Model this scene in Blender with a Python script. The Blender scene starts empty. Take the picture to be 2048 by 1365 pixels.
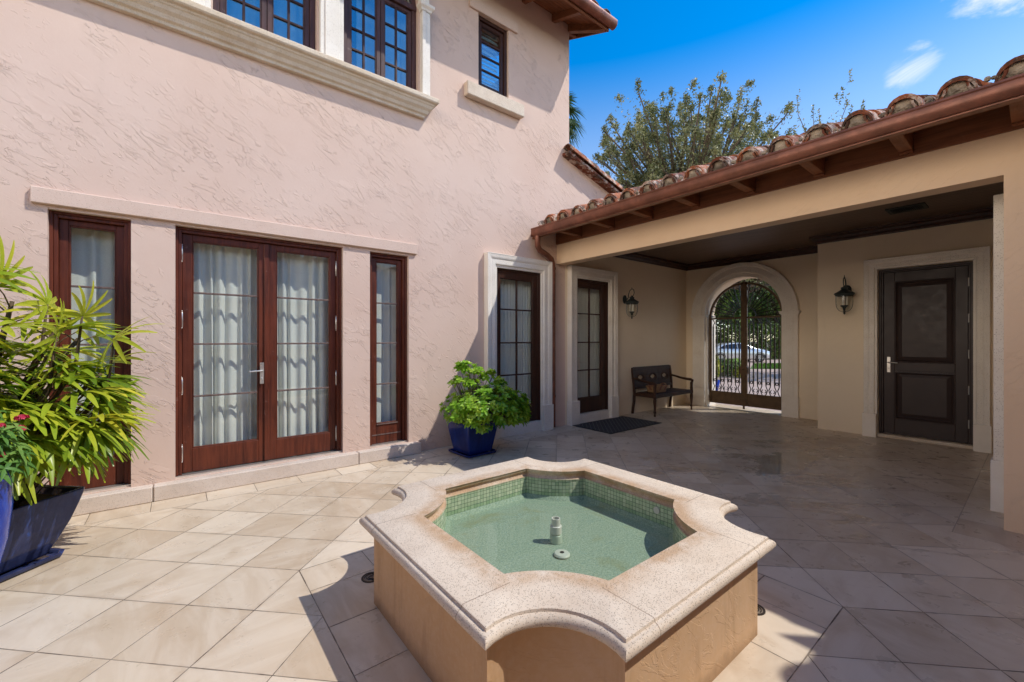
import bpy, math, random
from mathutils import Vector, Matrix, Euler
from mathutils.geometry import tessellate_polygon
from mathutils import noise as mnoise
PI = math.pi
R = math.radians
scene = bpy.context.scene
col = scene.collection
random.seed(7)

# ---------------------------------------------------------------- camera
cam_d = bpy.data.cameras.new('camera')
cam = bpy.data.objects.new('camera', cam_d)
col.objects.link(cam)
cam.location = (0, 0, 1.5)
cam.rotation_euler = (PI/2, 0, R(-(90-51.598)))
cam_d.sensor_width = 36.0
cam_d.lens = 841.0/2048.0*36.0
cam_d.shift_y = -2.5/2048.0
cam_d.clip_start = 0.05
cam_d.clip_end = 3000
scene.camera = cam

# ---------------------------------------------------------------- sun, sky, exposure
SUN = Vector((.57, -.55, 1.0)).normalized()
sun_d = bpy.data.lights.new('sun', 'SUN')
sun_d.energy = 3.0
sun_d.angle = R(.55)
sun_d.color = (1.0, .955, .88)
sun = bpy.data.objects.new('sun', sun_d)
col.objects.link(sun)
sun.rotation_euler = SUN.to_track_quat('Z', 'Y').to_euler()
sun.location = (6, -6, 12)
scene.view_settings.view_transform = 'Standard'
scene.view_settings.look = 'None'
scene.view_settings.exposure = 0.34
scene.view_settings.gamma = 1
scene.render.engine = 'CYCLES'
scene.cycles.max_bounces = 10
scene.cycles.diffuse_bounces = 6
scene.cycles.glossy_bounces = 4
scene.cycles.transparent_max_bounces = 24
scene.cycles.transmission_bounces = 6
scene.cycles.caustics_reflective = False
scene.cycles.caustics_refractive = False
scene.cycles.sample_clamp_indirect = 6.0
scene.cycles.use_denoising = True


# ---------------------------------------------------------------- shader helper
class S:
    """a socket (or constant) with operators, so node maths reads as a formula"""
    def __init__(s, m, v): s.m, s.v = m, v
    def _o(s, op, *a):
        n = s.m.nt.nodes.new('ShaderNodeMath'); n.operation = op
        for i, x in enumerate((s,)+a):
            x = x.v if isinstance(x, S) else x
            if isinstance(x, (int, float)): n.inputs[i].default_value = x
            else: s.m.nt.links.new(x, n.inputs[i])
        return S(s.m, n.outputs[0])
    def __add__(s, o): return s._o('ADD', o)
    __radd__ = __add__
    def __sub__(s, o): return s._o('SUBTRACT', o)
    def __rsub__(s, o): return S(s.m, o)._o('SUBTRACT', s)
    def __mul__(s, o): return s._o('MULTIPLY', o)
    __rmul__ = __mul__
    def __truediv__(s, o): return s._o('DIVIDE', o)
    def floor(s): return s._o('FLOOR')
    def fract(s): return s._o('FRACT')
    def abs(s): return s._o('ABSOLUTE')
    def min(s, o): return s._o('MINIMUM', o)
    def max(s, o): return s._o('MAXIMUM', o)
    def lt(s, o): return s._o('LESS_THAN', o)
    def gt(s, o): return s._o('GREATER_THAN', o)
    def pow(s, o): return s._o('POWER', o)
    def sin(s): return s._o('SINE')
    def sqrt(s): return s._o('SQRT')
    def step(s, a, b, lo=0., hi=1.):
        n = s.m.nt.nodes.new('ShaderNodeMapRange'); n.interpolation_type = 'SMOOTHSTEP'; n.clamp = True
        s.m.nt.links.new(s.v, n.inputs[0])
        for i, x in enumerate((a, b, lo, hi)): n.inputs[i+1].default_value = x
        return S(s.m, n.outputs[0])


class Mat:
    def __init__(self, name):
        self.m = bpy.data.materials.new(name); self.m.use_nodes = True
        self.nt = self.m.node_tree; self.nt.nodes.clear()
        self.out = self.nt.nodes.new('ShaderNodeOutputMaterial')
    def link(self, a, b): self.nt.links.new(a.v if isinstance(a, S) else a, b)
    def node(self, t, **k):
        n = self.nt.nodes.new(t)
        for a, b in k.items(): setattr(n, a, b)
        return n
    def obj(self):
        return S(self, self.node('ShaderNodeTexCoord').outputs['Object'])
    def pos(self):
        return S(self, self.node('ShaderNodeNewGeometry').outputs['Position'])
    def sep(self, v):
        n = self.node('ShaderNodeSeparateXYZ'); self.link(v, n.inputs[0])
        return [S(self, n.outputs[i]) for i in range(3)]
    def vec(self, x, y, z=0.):
        n = self.node('ShaderNodeCombineXYZ')
        for i, c in enumerate((x, y, z)):
            if isinstance(c, S): self.link(c, n.inputs[i])
            else: n.inputs[i].default_value = c
        return S(self, n.outputs[0])
    def noise(self, v, scale, detail=2., rough=.5, dist=0., out='Fac'):
        n = self.node('ShaderNodeTexNoise'); self.link(v, n.inputs['Vector'])
        n.inputs['Scale'].default_value = scale; n.inputs['Detail'].default_value = detail
        n.inputs['Roughness'].default_value = rough; n.inputs['Distortion'].default_value = dist
        return S(self, n.outputs[out])
    def vor(self, v, scale, feature='F1', out='Distance', rnd=1.):
        n = self.node('ShaderNodeTexVoronoi', feature=feature); self.link(v, n.inputs['Vector'])
        n.inputs['Scale'].default_value = scale; n.inputs['Randomness'].default_value = rnd
        return S(self, n.outputs[out])
    def white(self, v):
        n = self.node('ShaderNodeTexWhiteNoise', noise_dimensions='3D'); self.link(v, n.inputs['Vector'])
        return S(self, n.outputs['Value'])
    def attr(self, name):
        n = self.node('ShaderNodeAttribute', attribute_name=name); return S(self, n.outputs['Fac'])
    def mix(self, f, a, b, mode='MIX'):
        n = self.node('ShaderNodeMix', data_type='RGBA', blend_type=mode)
        for s, x in ((n.inputs[0], f), (n.inputs[6], a), (n.inputs[7], b)):
            if isinstance(x, S): self.link(x, s)
            elif isinstance(x, (int, float)): s.default_value = x
            else: s.default_value = (*x[:3], 1)
        return S(self, n.outputs[2])
    def bump(self, h, dist=.01, strength=1., normal=None):
        n = self.node('ShaderNodeBump'); self.link(h, n.inputs['Height'])
        n.inputs['Distance'].default_value = dist; n.inputs['Strength'].default_value = strength
        if normal: self.link(normal, n.inputs['Normal'])
        return S(self, n.outputs[0])
    def bsdf(self, color, rough=.5, metal=0., normal=None, spec=.5, trans=None, sss=None, coat=0.):
        n = self.node('ShaderNodeBsdfPrincipled')
        for key, x in (('Base Color', color), ('Roughness', rough), ('Metallic', metal), ('Specular IOR Level', spec)):
            s = n.inputs[key]
            if isinstance(x, S): self.link(x, s)
            elif isinstance(x, (int, float)): s.default_value = x
            else: s.default_value = (*x[:3], 1)
        if normal: self.link(normal, n.inputs['Normal'])
        if coat:
            n.inputs['Coat Weight'].default_value = coat; n.inputs['Coat Roughness'].default_value = .05
        return S(self, n.outputs[0])
    def add(self, f, a, b):
        n = self.node('ShaderNodeMixShader')
        if isinstance(f, S): self.link(f, n.inputs[0])
        else: n.inputs[0].default_value = f
        self.link(a, n.inputs[1]); self.link(b, n.inputs[2])
        return S(self, n.outputs[0])
    def done(self, sh):
        self.link(sh, self.out.inputs[0]); return self.m


# ---------------------------------------------------------------- world: Nishita sky with a few clouds and added fill clouds out of view
world = bpy.data.worlds.new('World'); scene.world = world; world.use_nodes = True
W = Mat.__new__(Mat); W.nt = world.node_tree; W.nt.nodes.clear()
W.out = W.node('ShaderNodeOutputWorld')
sky = W.node('ShaderNodeTexSky', sky_type='NISHITA'); sky.sun_disc = False
sky.sun_elevation = math.asin(SUN.z); sky.sun_rotation = math.atan2(SUN.x, SUN.y)
sky.air_density = 1.0; sky.dust_density = .15; sky.ozone_density = 3.0; sky.altitude = 0
hs = W.node('ShaderNodeHueSaturation'); hs.inputs['Saturation'].default_value = 1.5; hs.inputs['Value'].default_value = 1.22
W.link(sky.outputs[0], hs.inputs['Color'])
dirn = S(W, W.node('ShaderNodeTexCoord').outputs['Generated'])
W.link(W.sep(dirn)[2].step(.36, .60, 1.08, 1.5), hs.inputs['Saturation'])
def lobe(d, tight):          # patch of sky round a direction
    n = W.node('ShaderNodeVectorMath', operation='DOT_PRODUCT'); W.link(dirn, n.inputs[0])
    n.inputs[1].default_value = Vector(d).normalized()
    return S(W, n.outputs['Value']).step(1-tight, 1.0)
mp = W.node('ShaderNodeMapping'); mp.inputs['Scale'].default_value = (1, 1, 2.2); W.link(dirn, mp.inputs[0])
cn = W.noise(S(W, mp.outputs[0]), 9, 6, .62, .5)
patch = (lobe((1.353, -.025, .83), .014)).max(lobe((1.27, .18, .605), .0018)*.8)
near = (cn*.9 + patch*.60 - .80).step(0, .36)*.95
# added clouds as fill light, open blue ahead and where the upper windows look
big = W.noise(S(W, mp.outputs[0]), 2.6, 6, .6, .4)
def cap(d, c0, c1):
    n = W.node('ShaderNodeVectorMath', operation='DOT_PRODUCT'); W.link(dirn, n.inputs[0])
    n.inputs[1].default_value = Vector(d).normalized()
    return S(W, n.outputs['Value']).step(c0, c1)
openw = cap((1.11, .396, .63), .74, .86).max(cap((.25, -1., .8), .90, .96))
far = (big - .515).step(0, .12)*(1.-openw)
dx_, dy_, dz_ = W.sep(dirn)
fill_bank = dx_.step(-.75, -.35, 1., 0.)*dz_.step(.26, .40, 1., 0.)*dz_.gt(0.)  # added over-bright low bank out of view that throws fill into the porch
cc = W.mix(near, S(W, hs.outputs[0]), (6.0, 6.1, 6.4))
cc = W.mix(far*.9, cc, (7.2, 6.2, 5.2))
cc = W.mix(fill_bank*.95, cc, (26.0, 22.5, 18.5))
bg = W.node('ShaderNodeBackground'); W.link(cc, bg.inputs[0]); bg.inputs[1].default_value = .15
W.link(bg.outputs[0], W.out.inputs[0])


# ---------------------------------------------------------------- mesh helper
class MB:
    def __init__(s): s.v, s.f, s.r, s.cur = [], [], [], 0.
    def add(s, vs, fs):
        o = len(s.v); s.v += [tuple(p) for p in vs]
        for f in fs: s.f.append(tuple(i+o for i in f)); s.r.append(s.cur)
    def box(s, x0, x1, y0, y1, z0, z1):
        if x0 > x1: x0, x1 = x1, x0
        if y0 > y1: y0, y1 = y1, y0
        if z0 > z1: z0, z1 = z1, z0
        s.add([(x0,y0,z0),(x1,y0,z0),(x1,y1,z0),(x0,y1,z0),(x0,y0,z1),(x1,y0,z1),(x1,y1,z1),(x0,y1,z1)],
              [(0,3,2,1),(4,5,6,7),(0,1,5,4),(1,2,6,5),(2,3,7,6),(3,0,4,7)])
    def hexa(s, p):           # eight corners, bottom four then top four
        s.add(p, [(0,3,2,1),(4,5,6,7),(0,1,5,4),(1,2,6,5),(2,3,7,6),(3,0,4,7)])
    def rings(s, rings, close=True, cap=True):
        n = len(rings[0]); vs = [p for r in rings for p in r]; fs = []
        for i in range(len(rings)-1):
            for j in range(n if close else n-1):
                k = (j+1) % n
                fs.append((i*n+j, i*n+k, (i+1)*n+k, (i+1)*n+j))
        if cap and close:
            fs.append(tuple(range(n))[::-1]); fs.append(tuple((len(rings)-1)*n+j for j in range(n)))
        s.add(vs, fs)
    def lathe(s, prof, c=(0,0,0), n=24, cap=False):
        s.rings([[(c[0]+r*math.cos(2*PI*j/n), c[1]+r*math.sin(2*PI*j/n), c[2]+z) for j in range(n)] for r, z in prof], cap=cap)
    def tube(s, path, r, n=8, cap=True):
        path = [Vector(p) for p in path]; rs = r if isinstance(r, (list, tuple)) else [r]*len(path)
        rings = []; up = None
        for i, p in enumerate(path):
            t = (path[min(i+1, len(path)-1)]-path[max(i-1, 0)])
            t = t.normalized() if t.length > 1e-9 else Vector((0,0,1))
            if up is None:
                up = Vector((0,0,1)) if abs(t.z) < .9 else Vector((1,0,0))
            a = t.cross(up); a = a.normalized() if a.length > 1e-6 else t.orthogonal().normalized()
            b = a.cross(t).normalized(); up = b
            rings.append([p+(a*math.cos(2*PI*j/n)+b*math.sin(2*PI*j/n))*rs[i] for j in range(n)])
        s.rings(rings, cap=cap)
    def ball(s, c, r, n=10, m=7):
        rx, ry, rz = r if isinstance(r, (tuple, list)) else (r, r, r)
        s.rings([[(c[0]+rx*max(math.sin(PI*i/m), .02)*math.cos(2*PI*j/n), c[1]+ry*max(math.sin(PI*i/m), .02)*math.sin(2*PI*j/n), c[2]-rz*math.cos(PI*i/m)) for j in range(n)] for i in range(m+1)])
    def sweep(s, prof, path, closed=False, miter=True):
        """prof: (out, up) pairs; path: (x,y,nx,ny) points with outward normal scaled for the mitre; horizontal sweep"""
        rings = [[(x+nx*o, y+ny*o, z+u) for o, u in prof] for x, y, z, nx, ny in path]
        if closed: rings.append(rings[0])
        s.rings(rings, close=True, cap=not closed)
    def build(s, name, mat, parent=None, smooth=False, bevel=0., local=False, seg=1, auto=None):
        off = Vector((0,0,0))
        if parent is not None and not local:
            r = parent
            while r.parent: r = r.parent
            off = r.location
        me = bpy.data.meshes.new(name)
        me.from_pydata([(x-off.x, y-off.y, z-off.z) for x, y, z in s.v], [], s.f)
        at = me.attributes.new('rnd', 'FLOAT', 'FACE')
        at.data.foreach_set('value', s.r)
        if smooth or auto: me.polygons.foreach_set('use_smooth', [True]*len(me.polygons))
        if auto: me.set_sharp_from_angle(angle=R(auto))
        me.materials.append(mat); me.update()
        o = bpy.data.objects.new(name, me); col.objects.link(o)
        if parent is not None: o.parent = parent
        if bevel:
            b = o.modifiers.new('bevel', 'BEVEL'); b.width = bevel; b.segments = seg; b.limit_method = 'ANGLE'; b.angle_limit = R(40)
        return o


def thing(name, label, cat, loc=(0,0,0), rz=0., group=None):
    o = bpy.data.objects.new(name, None); col.objects.link(o); o.empty_display_size = .1
    o.location = loc; o.rotation_euler = (0, 0, rz)
    return tag(o, label, cat, group)
def tag(o, label=None, cat=None, group=None, kind=None):
    if label: o['label'] = label
    if cat: o['category'] = cat
    if group: o['group'] = group
    if kind: o['kind'] = kind
    return o
def dup(o, parent=None):
    c = o.copy(); col.objects.link(c)
    if parent is not None: c.parent = parent
    for ch in [x for x in bpy.data.objects if x.parent == o]: dup(ch, c)
    return c

# ---------------------------------------------------------------- materials
def stucco(name, colA, colB, amt=1., scuff=0.):
    m = Mat(name); p = m.obj(); x, y, z = m.sep(p)
    w = m.noise(p, 1.1, 2, .5)
    h = x + y*1.0
    a = h*.80 - z*.60; b = h*.60 + z*.80
    st = m.vec(a*3.6 + w*1.6, b*11.5, y*.0)
    n1 = m.noise(st, 1.0, 5, .62, .9)
    isl = n1.step(.52, .545)
    n2 = m.noise(m.vec(a*10., b*24., 3.3), 1.0, 3, .6, .6).step(.58, .62)
    mask = m.noise(m.vec(h, z, 8.), 1.6, 3, .6).step(.44, .58)
    mask2 = m.noise(m.vec(h, z, 2.), 2.3, 2, .6).step(.46, .62)
    big = m.noise(m.vec(h*1.0, z*1.3, 0.), 3.2, 3, .5)
    fine = m.noise(p, 120, 2, .6)
    hgt = isl*mask*.50 + n2*mask2*.38 + big*.22 + fine*.05 + m.noise(p, 45, 3, .65)*.05
    c = m.mix(m.noise(p, .7, 4, .6).step(.3, .7), colA, colB)
    c = m.mix(m.noise(p, 35, 2, .7).step(.35, .75)*.10, c, (.75, .62, .52))
    dirt = m.noise(m.vec(h*5., z*.7, 1.), 1.0, 4, .6).step(.58, .8)*.10
    c = m.mix(dirt, c, (.36, .27, .20))
    if scuff:
        strk = m.noise(m.vec(h*9., z*1.1, 3.), 1.0, 5, .7).step(.50, .72)*scuff
        c = m.mix(strk*.5, c, (.33, .19, .09))
        base_ = (z + (m.noise(p, 7, 4, .7)-.5)*.12).step(.0, .09, 1., 0.)
        c = m.mix(base_*.5, c, (.17, .10, .055))
        wht = m.noise(m.vec(h*7., z*3.2, 6.), 1.0, 6, .75).step(.655, .69)
        c = m.mix(wht*.55, c, (.70, .62, .52))
    return m.done(m.bsdf(c, .88, normal=m.bump(hgt*amt, .0088), spec=.25))

def caststone(name, colA, colB, pits=.5, stain=.3, scale=1., rim=False):
    m = Mat(name); p = m.obj(); x, y, z = m.sep(p)
    v = m.vor(p, 210*scale)
    rnd = m.vor(p, 210*scale, out='Color')
    rs = m.sep(rnd)[0]
    pit = v.lt(.34)*rs.gt(1-pits)
    n = m.noise(p, 4, 5, .6)
    c = m.mix(n.step(.3, .72), colA, colB)
    c = m.mix(m.noise(p, 130, 2, .7).step(.4, .7)*.22, c, (.78, .72, .64))
    st = m.noise(m.vec(x*2.2, y*2.2, z*3.), 1.0, 4, .65).step(.52, .72)
    c = m.mix(st*stain, c, (.46, .33, .22))
    if rim:
        ax, ay = x.abs(), y.abs()
        dc = ((ax-.856)*(ax-.856)+(ay-.87)*(ay-.87)).sqrt()
        d = (ax-.70).max(ay-.714).max(.50-dc)
        rs_ = d.step(.0, .10, 1., 0.)*m.noise(p, 5, 5, .7).step(.30, .62)
        c = m.mix(rs_*.72, c, (.46, .27, .13))
        jt = (ay-.44).abs().lt(.0022)*ax.gt(.69) + (ax-.42).abs().lt(.0022)*ay.gt(.70)
        c = m.mix(jt*.7, c, (.25, .17, .12))
    c = m.mix(pit*.75, c, (.22, .15, .10))
    h = n*.25 + m.noise(p, 170, 2, .7)*.18 - pit*.9
    return m.done(m.bsdf(c, .85, normal=m.bump(h, .0022), spec=.25))

def wood(name, c0, c1, rough=.38, axis='z', wear=.0, scale=1.):
    m = Mat(name); p = m.obj(); x, y, z = m.sep(p)
    if axis == 'z': v = m.vec(x*26, y*26, z*1.6)
    elif axis == 'x': v = m.vec(x*1.6, y*26, z*26)
    else: v = m.vec(x*26, y*1.6, z*26)
    g = m.noise(v, 1.0*scale, 5, .65, .8)
    r = m.attr('rnd')
    c = m.mix(g.step(.28, .72), c0, c1)
    c = m.mix(m.noise(p, 2.2, 3, .6).step(.4, .75)*.35, c, (c1[0]*1.25, c1[1]*1.2, c1[2]*1.1))
    h = g*.4
    if wear:
        w = m.noise(p, 9, 6, .75).step(.62, .70)*wear
        c = m.mix(w, c, (.55, .42, .36)); h = h - w*.5
    return m.done(m.bsdf(c, m.noise(p, 14, 3, .6).step(.2, .8, rough-.07, rough+.14), normal=m.bump(h, .0015), spec=.32))

def plain(name, c, rough=.5, metal=0., var=.12, bump=.0006, bs=60, spec=.5, coat=0.):
    m = Mat(name); p = m.obj()
    n = m.noise(p, 7, 4, .6)
    cc = m.mix(n.step(.25, .75), [x*(1-var) for x in c], [min(1, x*(1+var)) for x in c])
    r = m.noise(p, 11, 3, .6).step(.2, .8, max(.02, rough-.06), rough+.08)
    return m.done(m.bsdf(cc, r, metal, normal=m.bump(m.noise(p, bs, 3, .6), bump), spec=spec, coat=coat))

def leafmat(name, ca, cb, cc, rough=.42, trans=.32, vein=0.):
    m = Mat(name); r = m.attr('rnd'); p = m.obj()
    n = m.node('ShaderNodeValToRGB'); m.link(r, n.inputs[0])
    e = n.color_ramp.elements; e[0].color = (*ca, 1); e[0].position = .05; e[1].color = (*cc, 1); e[1].position = .97
    k = e.new(.5); k.color = (*cb, 1)
    c = S(m, n.outputs[0])
    c = m.mix(m.noise(p, 38, 3, .6).step(.4, .75)*.3, c, [x*.6 for x in cb])
    pr = m.bsdf(c, rough, spec=.4)
    t = m.node('ShaderNodeBsdfTranslucent')
    m.link(m.mix(.5, c, m.mix(1., c, (1.0, 1.15, .35), 'MULTIPLY')), t.inputs[0])
    return m.done(m.add(trans, pr, S(m, t.outputs[0])))

def glassmat(name, refl=.10, tint=(.86, .9, .88), rough=0.):
    m = Mat(name)
    lw = m.node('ShaderNodeLayerWeight'); lw.inputs[0].default_value = .5
    f = S(m, lw.outputs['Facing']).pow(4.5)*.85 + refl
    wv = m.noise(m.obj(), 2.2, 2, .5)
    g = m.node('ShaderNodeBsdfGlossy'); g.inputs['Roughness'].default_value = rough; g.inputs['Color'].default_value = (.95, .97, 1, 1)
    m.link(m.bump(wv, .0015), g.inputs['Normal'])
    t = m.node('ShaderNodeBsdfTransparent'); t.inputs[0].default_value = (*tint, 1)
    return m.done(m.add(f.min(1.), S(m, t.outputs[0]), S(m, g.outputs[0])))

M = {}
M['stucco'] = stucco('pink_stucco', (.66, .485, .395), (.705, .54, .45))
M['stucco_tan'] = stucco('tan_stucco', (.79, .58, .385), (.83, .625, .43), .32)
M['stucco_in'] = stucco('porch_stucco', (.80, .68, .51), (.84, .725, .56), .22)
M['stucco_fount'] = stucco('ochre_stucco', (.56, .345, .18), (.62, .41, .24), .20, .7)
M['stone'] = caststone('cast_stone', (.80, .74, .65), (.86, .81, .73), .12, .12, .8)
M['coping'] = caststone('coral_stone', (.66, .54, .42), (.75, .64, .515), .42, .30, 1., True)
M['step'] = caststone('step_stone', (.60, .50, .42), (.68, .58, .50), .22, .15, 1.)
M['sillstone'] = caststone('sill_stone', (.60, .48, .34), (.70, .60, .48), .25, .5)
M['lintel'] = caststone('lintel_stone', (.65, .48, .39), (.685, .52, .43), .08, .05)
M['wood'] = wood('mahogany', (.060, .014, .008), (.150, .036, .017), .40, 'z', .2)
M['woodx'] = wood('mahogany_rail', (.06, .014, .008), (.15, .036, .017), .40, 'x', .2)
M['wood_up'] = wood('faded_mahogany', (.045, .022, .022), (.095, .045, .042), .45, 'z', .2)
M['wood_dark'] = wood('dark_frame_wood', (.030, .013, .009), (.060, .024, .016), .34, 'z')
M['wood_grey'] = wood('weathered_frame_wood', (.10, .065, .055), (.19, .13, .115), .5, 'z', .3)
M['soffit'] = wood('soffit_wood', (.13, .045, .02), (.25, .095, .042), .55, 'y', .06)
M['soffitx'] = wood('soffit_board', (.13, .045, .02), (.25, .095, .042), .55, 'x', .06)
M['entry'] = plain('espresso_door', (.036, .023, .021), .42, 0, .08, .0003, 90, .35)
M['bench'] = wood('bench_wood', (.030, .012, .007), (.065, .027, .014), .5, 'x')
M['gutter'] = plain('copper_gutter', (.20, .075, .045), .38, .35, .3, .0008, 30)
M['iron'] = plain('dark_iron', (.035, .024, .018), .5, .3, .25)
M['iron_brown'] = plain('bronze_iron', (.12, .072, .036), .5, .3, .25)
M['lamp'] = plain('lantern_metal', (.03, .04, .04), .5, .2, .3)
M['silver'] = plain('satin_nickel', (.72, .70, .65), .32, .8, .1)
M['bulb'] = plain('lamp_candle', (.80, .76, .66), .4)
M['mortar'] = plain('weathered_mortar', (.36, .30, .23), .95, 0, .6, .03, 22, .1)
M['grout'] = plain('joint', (.20, .16, .12), .9)
M['dark'] = plain('dark_room', (.035, .03, .026), .9)  # shade of the unlit rooms put into the colour
M['pvc'] = plain('pvc_pipe', (.52, .55, .46), .35, 0, .06)
M['drain'] = plain('drain_cover', (.60, .57, .49), .4, 0, .06)
M['dirt'] = plain('soil', (.05, .032, .02), .95, 0, .4, .01, 25)
M['black'] = plain('black_rubber', (.018, .018, .02), .6)
M['stem'] = plain('stem_fibre', (.10, .065, .035), .85, 0, .4, .004, 45)
M['branch'] = plain('branch_bark', (.13, .10, .075), .9, 0, .3, .004, 30)
M['greenstem'] = plain('green_stem', (.16, .26, .06), .5)
M['glass'] = glassmat('window_glass', .035, (.97, .985, .968))
M['glass_up'] = glassmat('upper_glass', .20, (.80, .90, .93))
M['lampglass'] = glassmat('lamp_glass', .03, (.93, .94, .92))
M['palm'] = leafmat('palm_leaf', (.08, .17, .015), (.36, .46, .03), (.74, .64, .06), .32, .32)
M['shrub'] = leafmat('shrub_leaf', (.10, .25, .025), (.26, .50, .04), (.48, .64, .08), .27, .34)
M['pentas'] = leafmat('pentas_leaf', (.06, .16, .03), (.13, .28, .05), (.26, .40, .09), .40, .3)
M['oak'] = leafmat('oak_leaf', (.075, .095, .04), (.20, .22, .105), (.42, .40, .22), .38, .25)
M['hedge'] = leafmat('hedge_leaf', (.025, .055, .012), (.065, .12, .025), (.17, .24, .04), .5, .25)
M['croton'] = leafmat('croton_leaf', (.12, .22, .03), (.42, .42, .05), (.62, .52, .08), .4, .3)
M['palmtree'] = leafmat('palm_frond', (.03, .06, .02), (.06, .11, .03), (.11, .17, .05), .45, .2)
M['petal'] = leafmat('red_petal', (.45, .012, .05), (.62, .02, .07), (.72, .08, .14), .5, .25)
M['grass'] = leafmat('grass', (.05, .12, .015), (.09, .2, .025), (.14, .27, .04), .6, .3)

# curtains: linen that lets a little light through
def curtainmat():
    m = Mat('curtain_linen'); p = m.obj()
    c = m.mix(m.noise(p, 90, 2, .6).step(.3, .7), (.88, .89, .85), (.93, .94, .90))
    d = m.bsdf(c, .9, spec=.1); t = m.node('ShaderNodeBsdfTranslucent'); m.link(c, t.inputs[0])
    return m.done(m.add(.25, d, S(m, t.outputs[0])))
M['curtain'] = curtainmat()

# terracotta with lime bloom
def terracotta():
    m = Mat('terracotta'); p = m.obj(); r = m.attr('rnd')
    c = m.mix(r.step(.1, .9), (.19, .058, .03), (.40, .14, .065))
    c = m.mix(m.noise(p, 9, 5, .7).step(.48, .60)*.8, c, (.58, .50, .42))
    c = m.mix(m.noise(p, 5, 6, .75, .6).step(.46, .58)*.85, c, (.065, .045, .035))
    return m.done(m.bsdf(c, .8, normal=m.bump(m.noise(p, 40, 4, .7), .004), spec=.2))
M['terracotta'] = terracotta()

# dark beadboard ceiling
def beadboard():
    m = Mat('beadboard'); p = m.obj(); x, y, z = m.sep(p)
    t = (x/.085).fract(); gr = (t-.5).abs().gt(.41)
    g = m.noise(m.vec(x*30, y*1.5, z), 1, 4, .6)
    c = m.mix(g.step(.3, .7), (.12, .074, .05), (.20, .128, .09))
    c = m.mix(gr*.7, c, (.008, .005, .004))
    return m.done(m.bsdf(c, .38, normal=m.bump(gr*-1.+g*.1, .003), spec=.32))
M['beadboard'] = beadboard()

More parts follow.
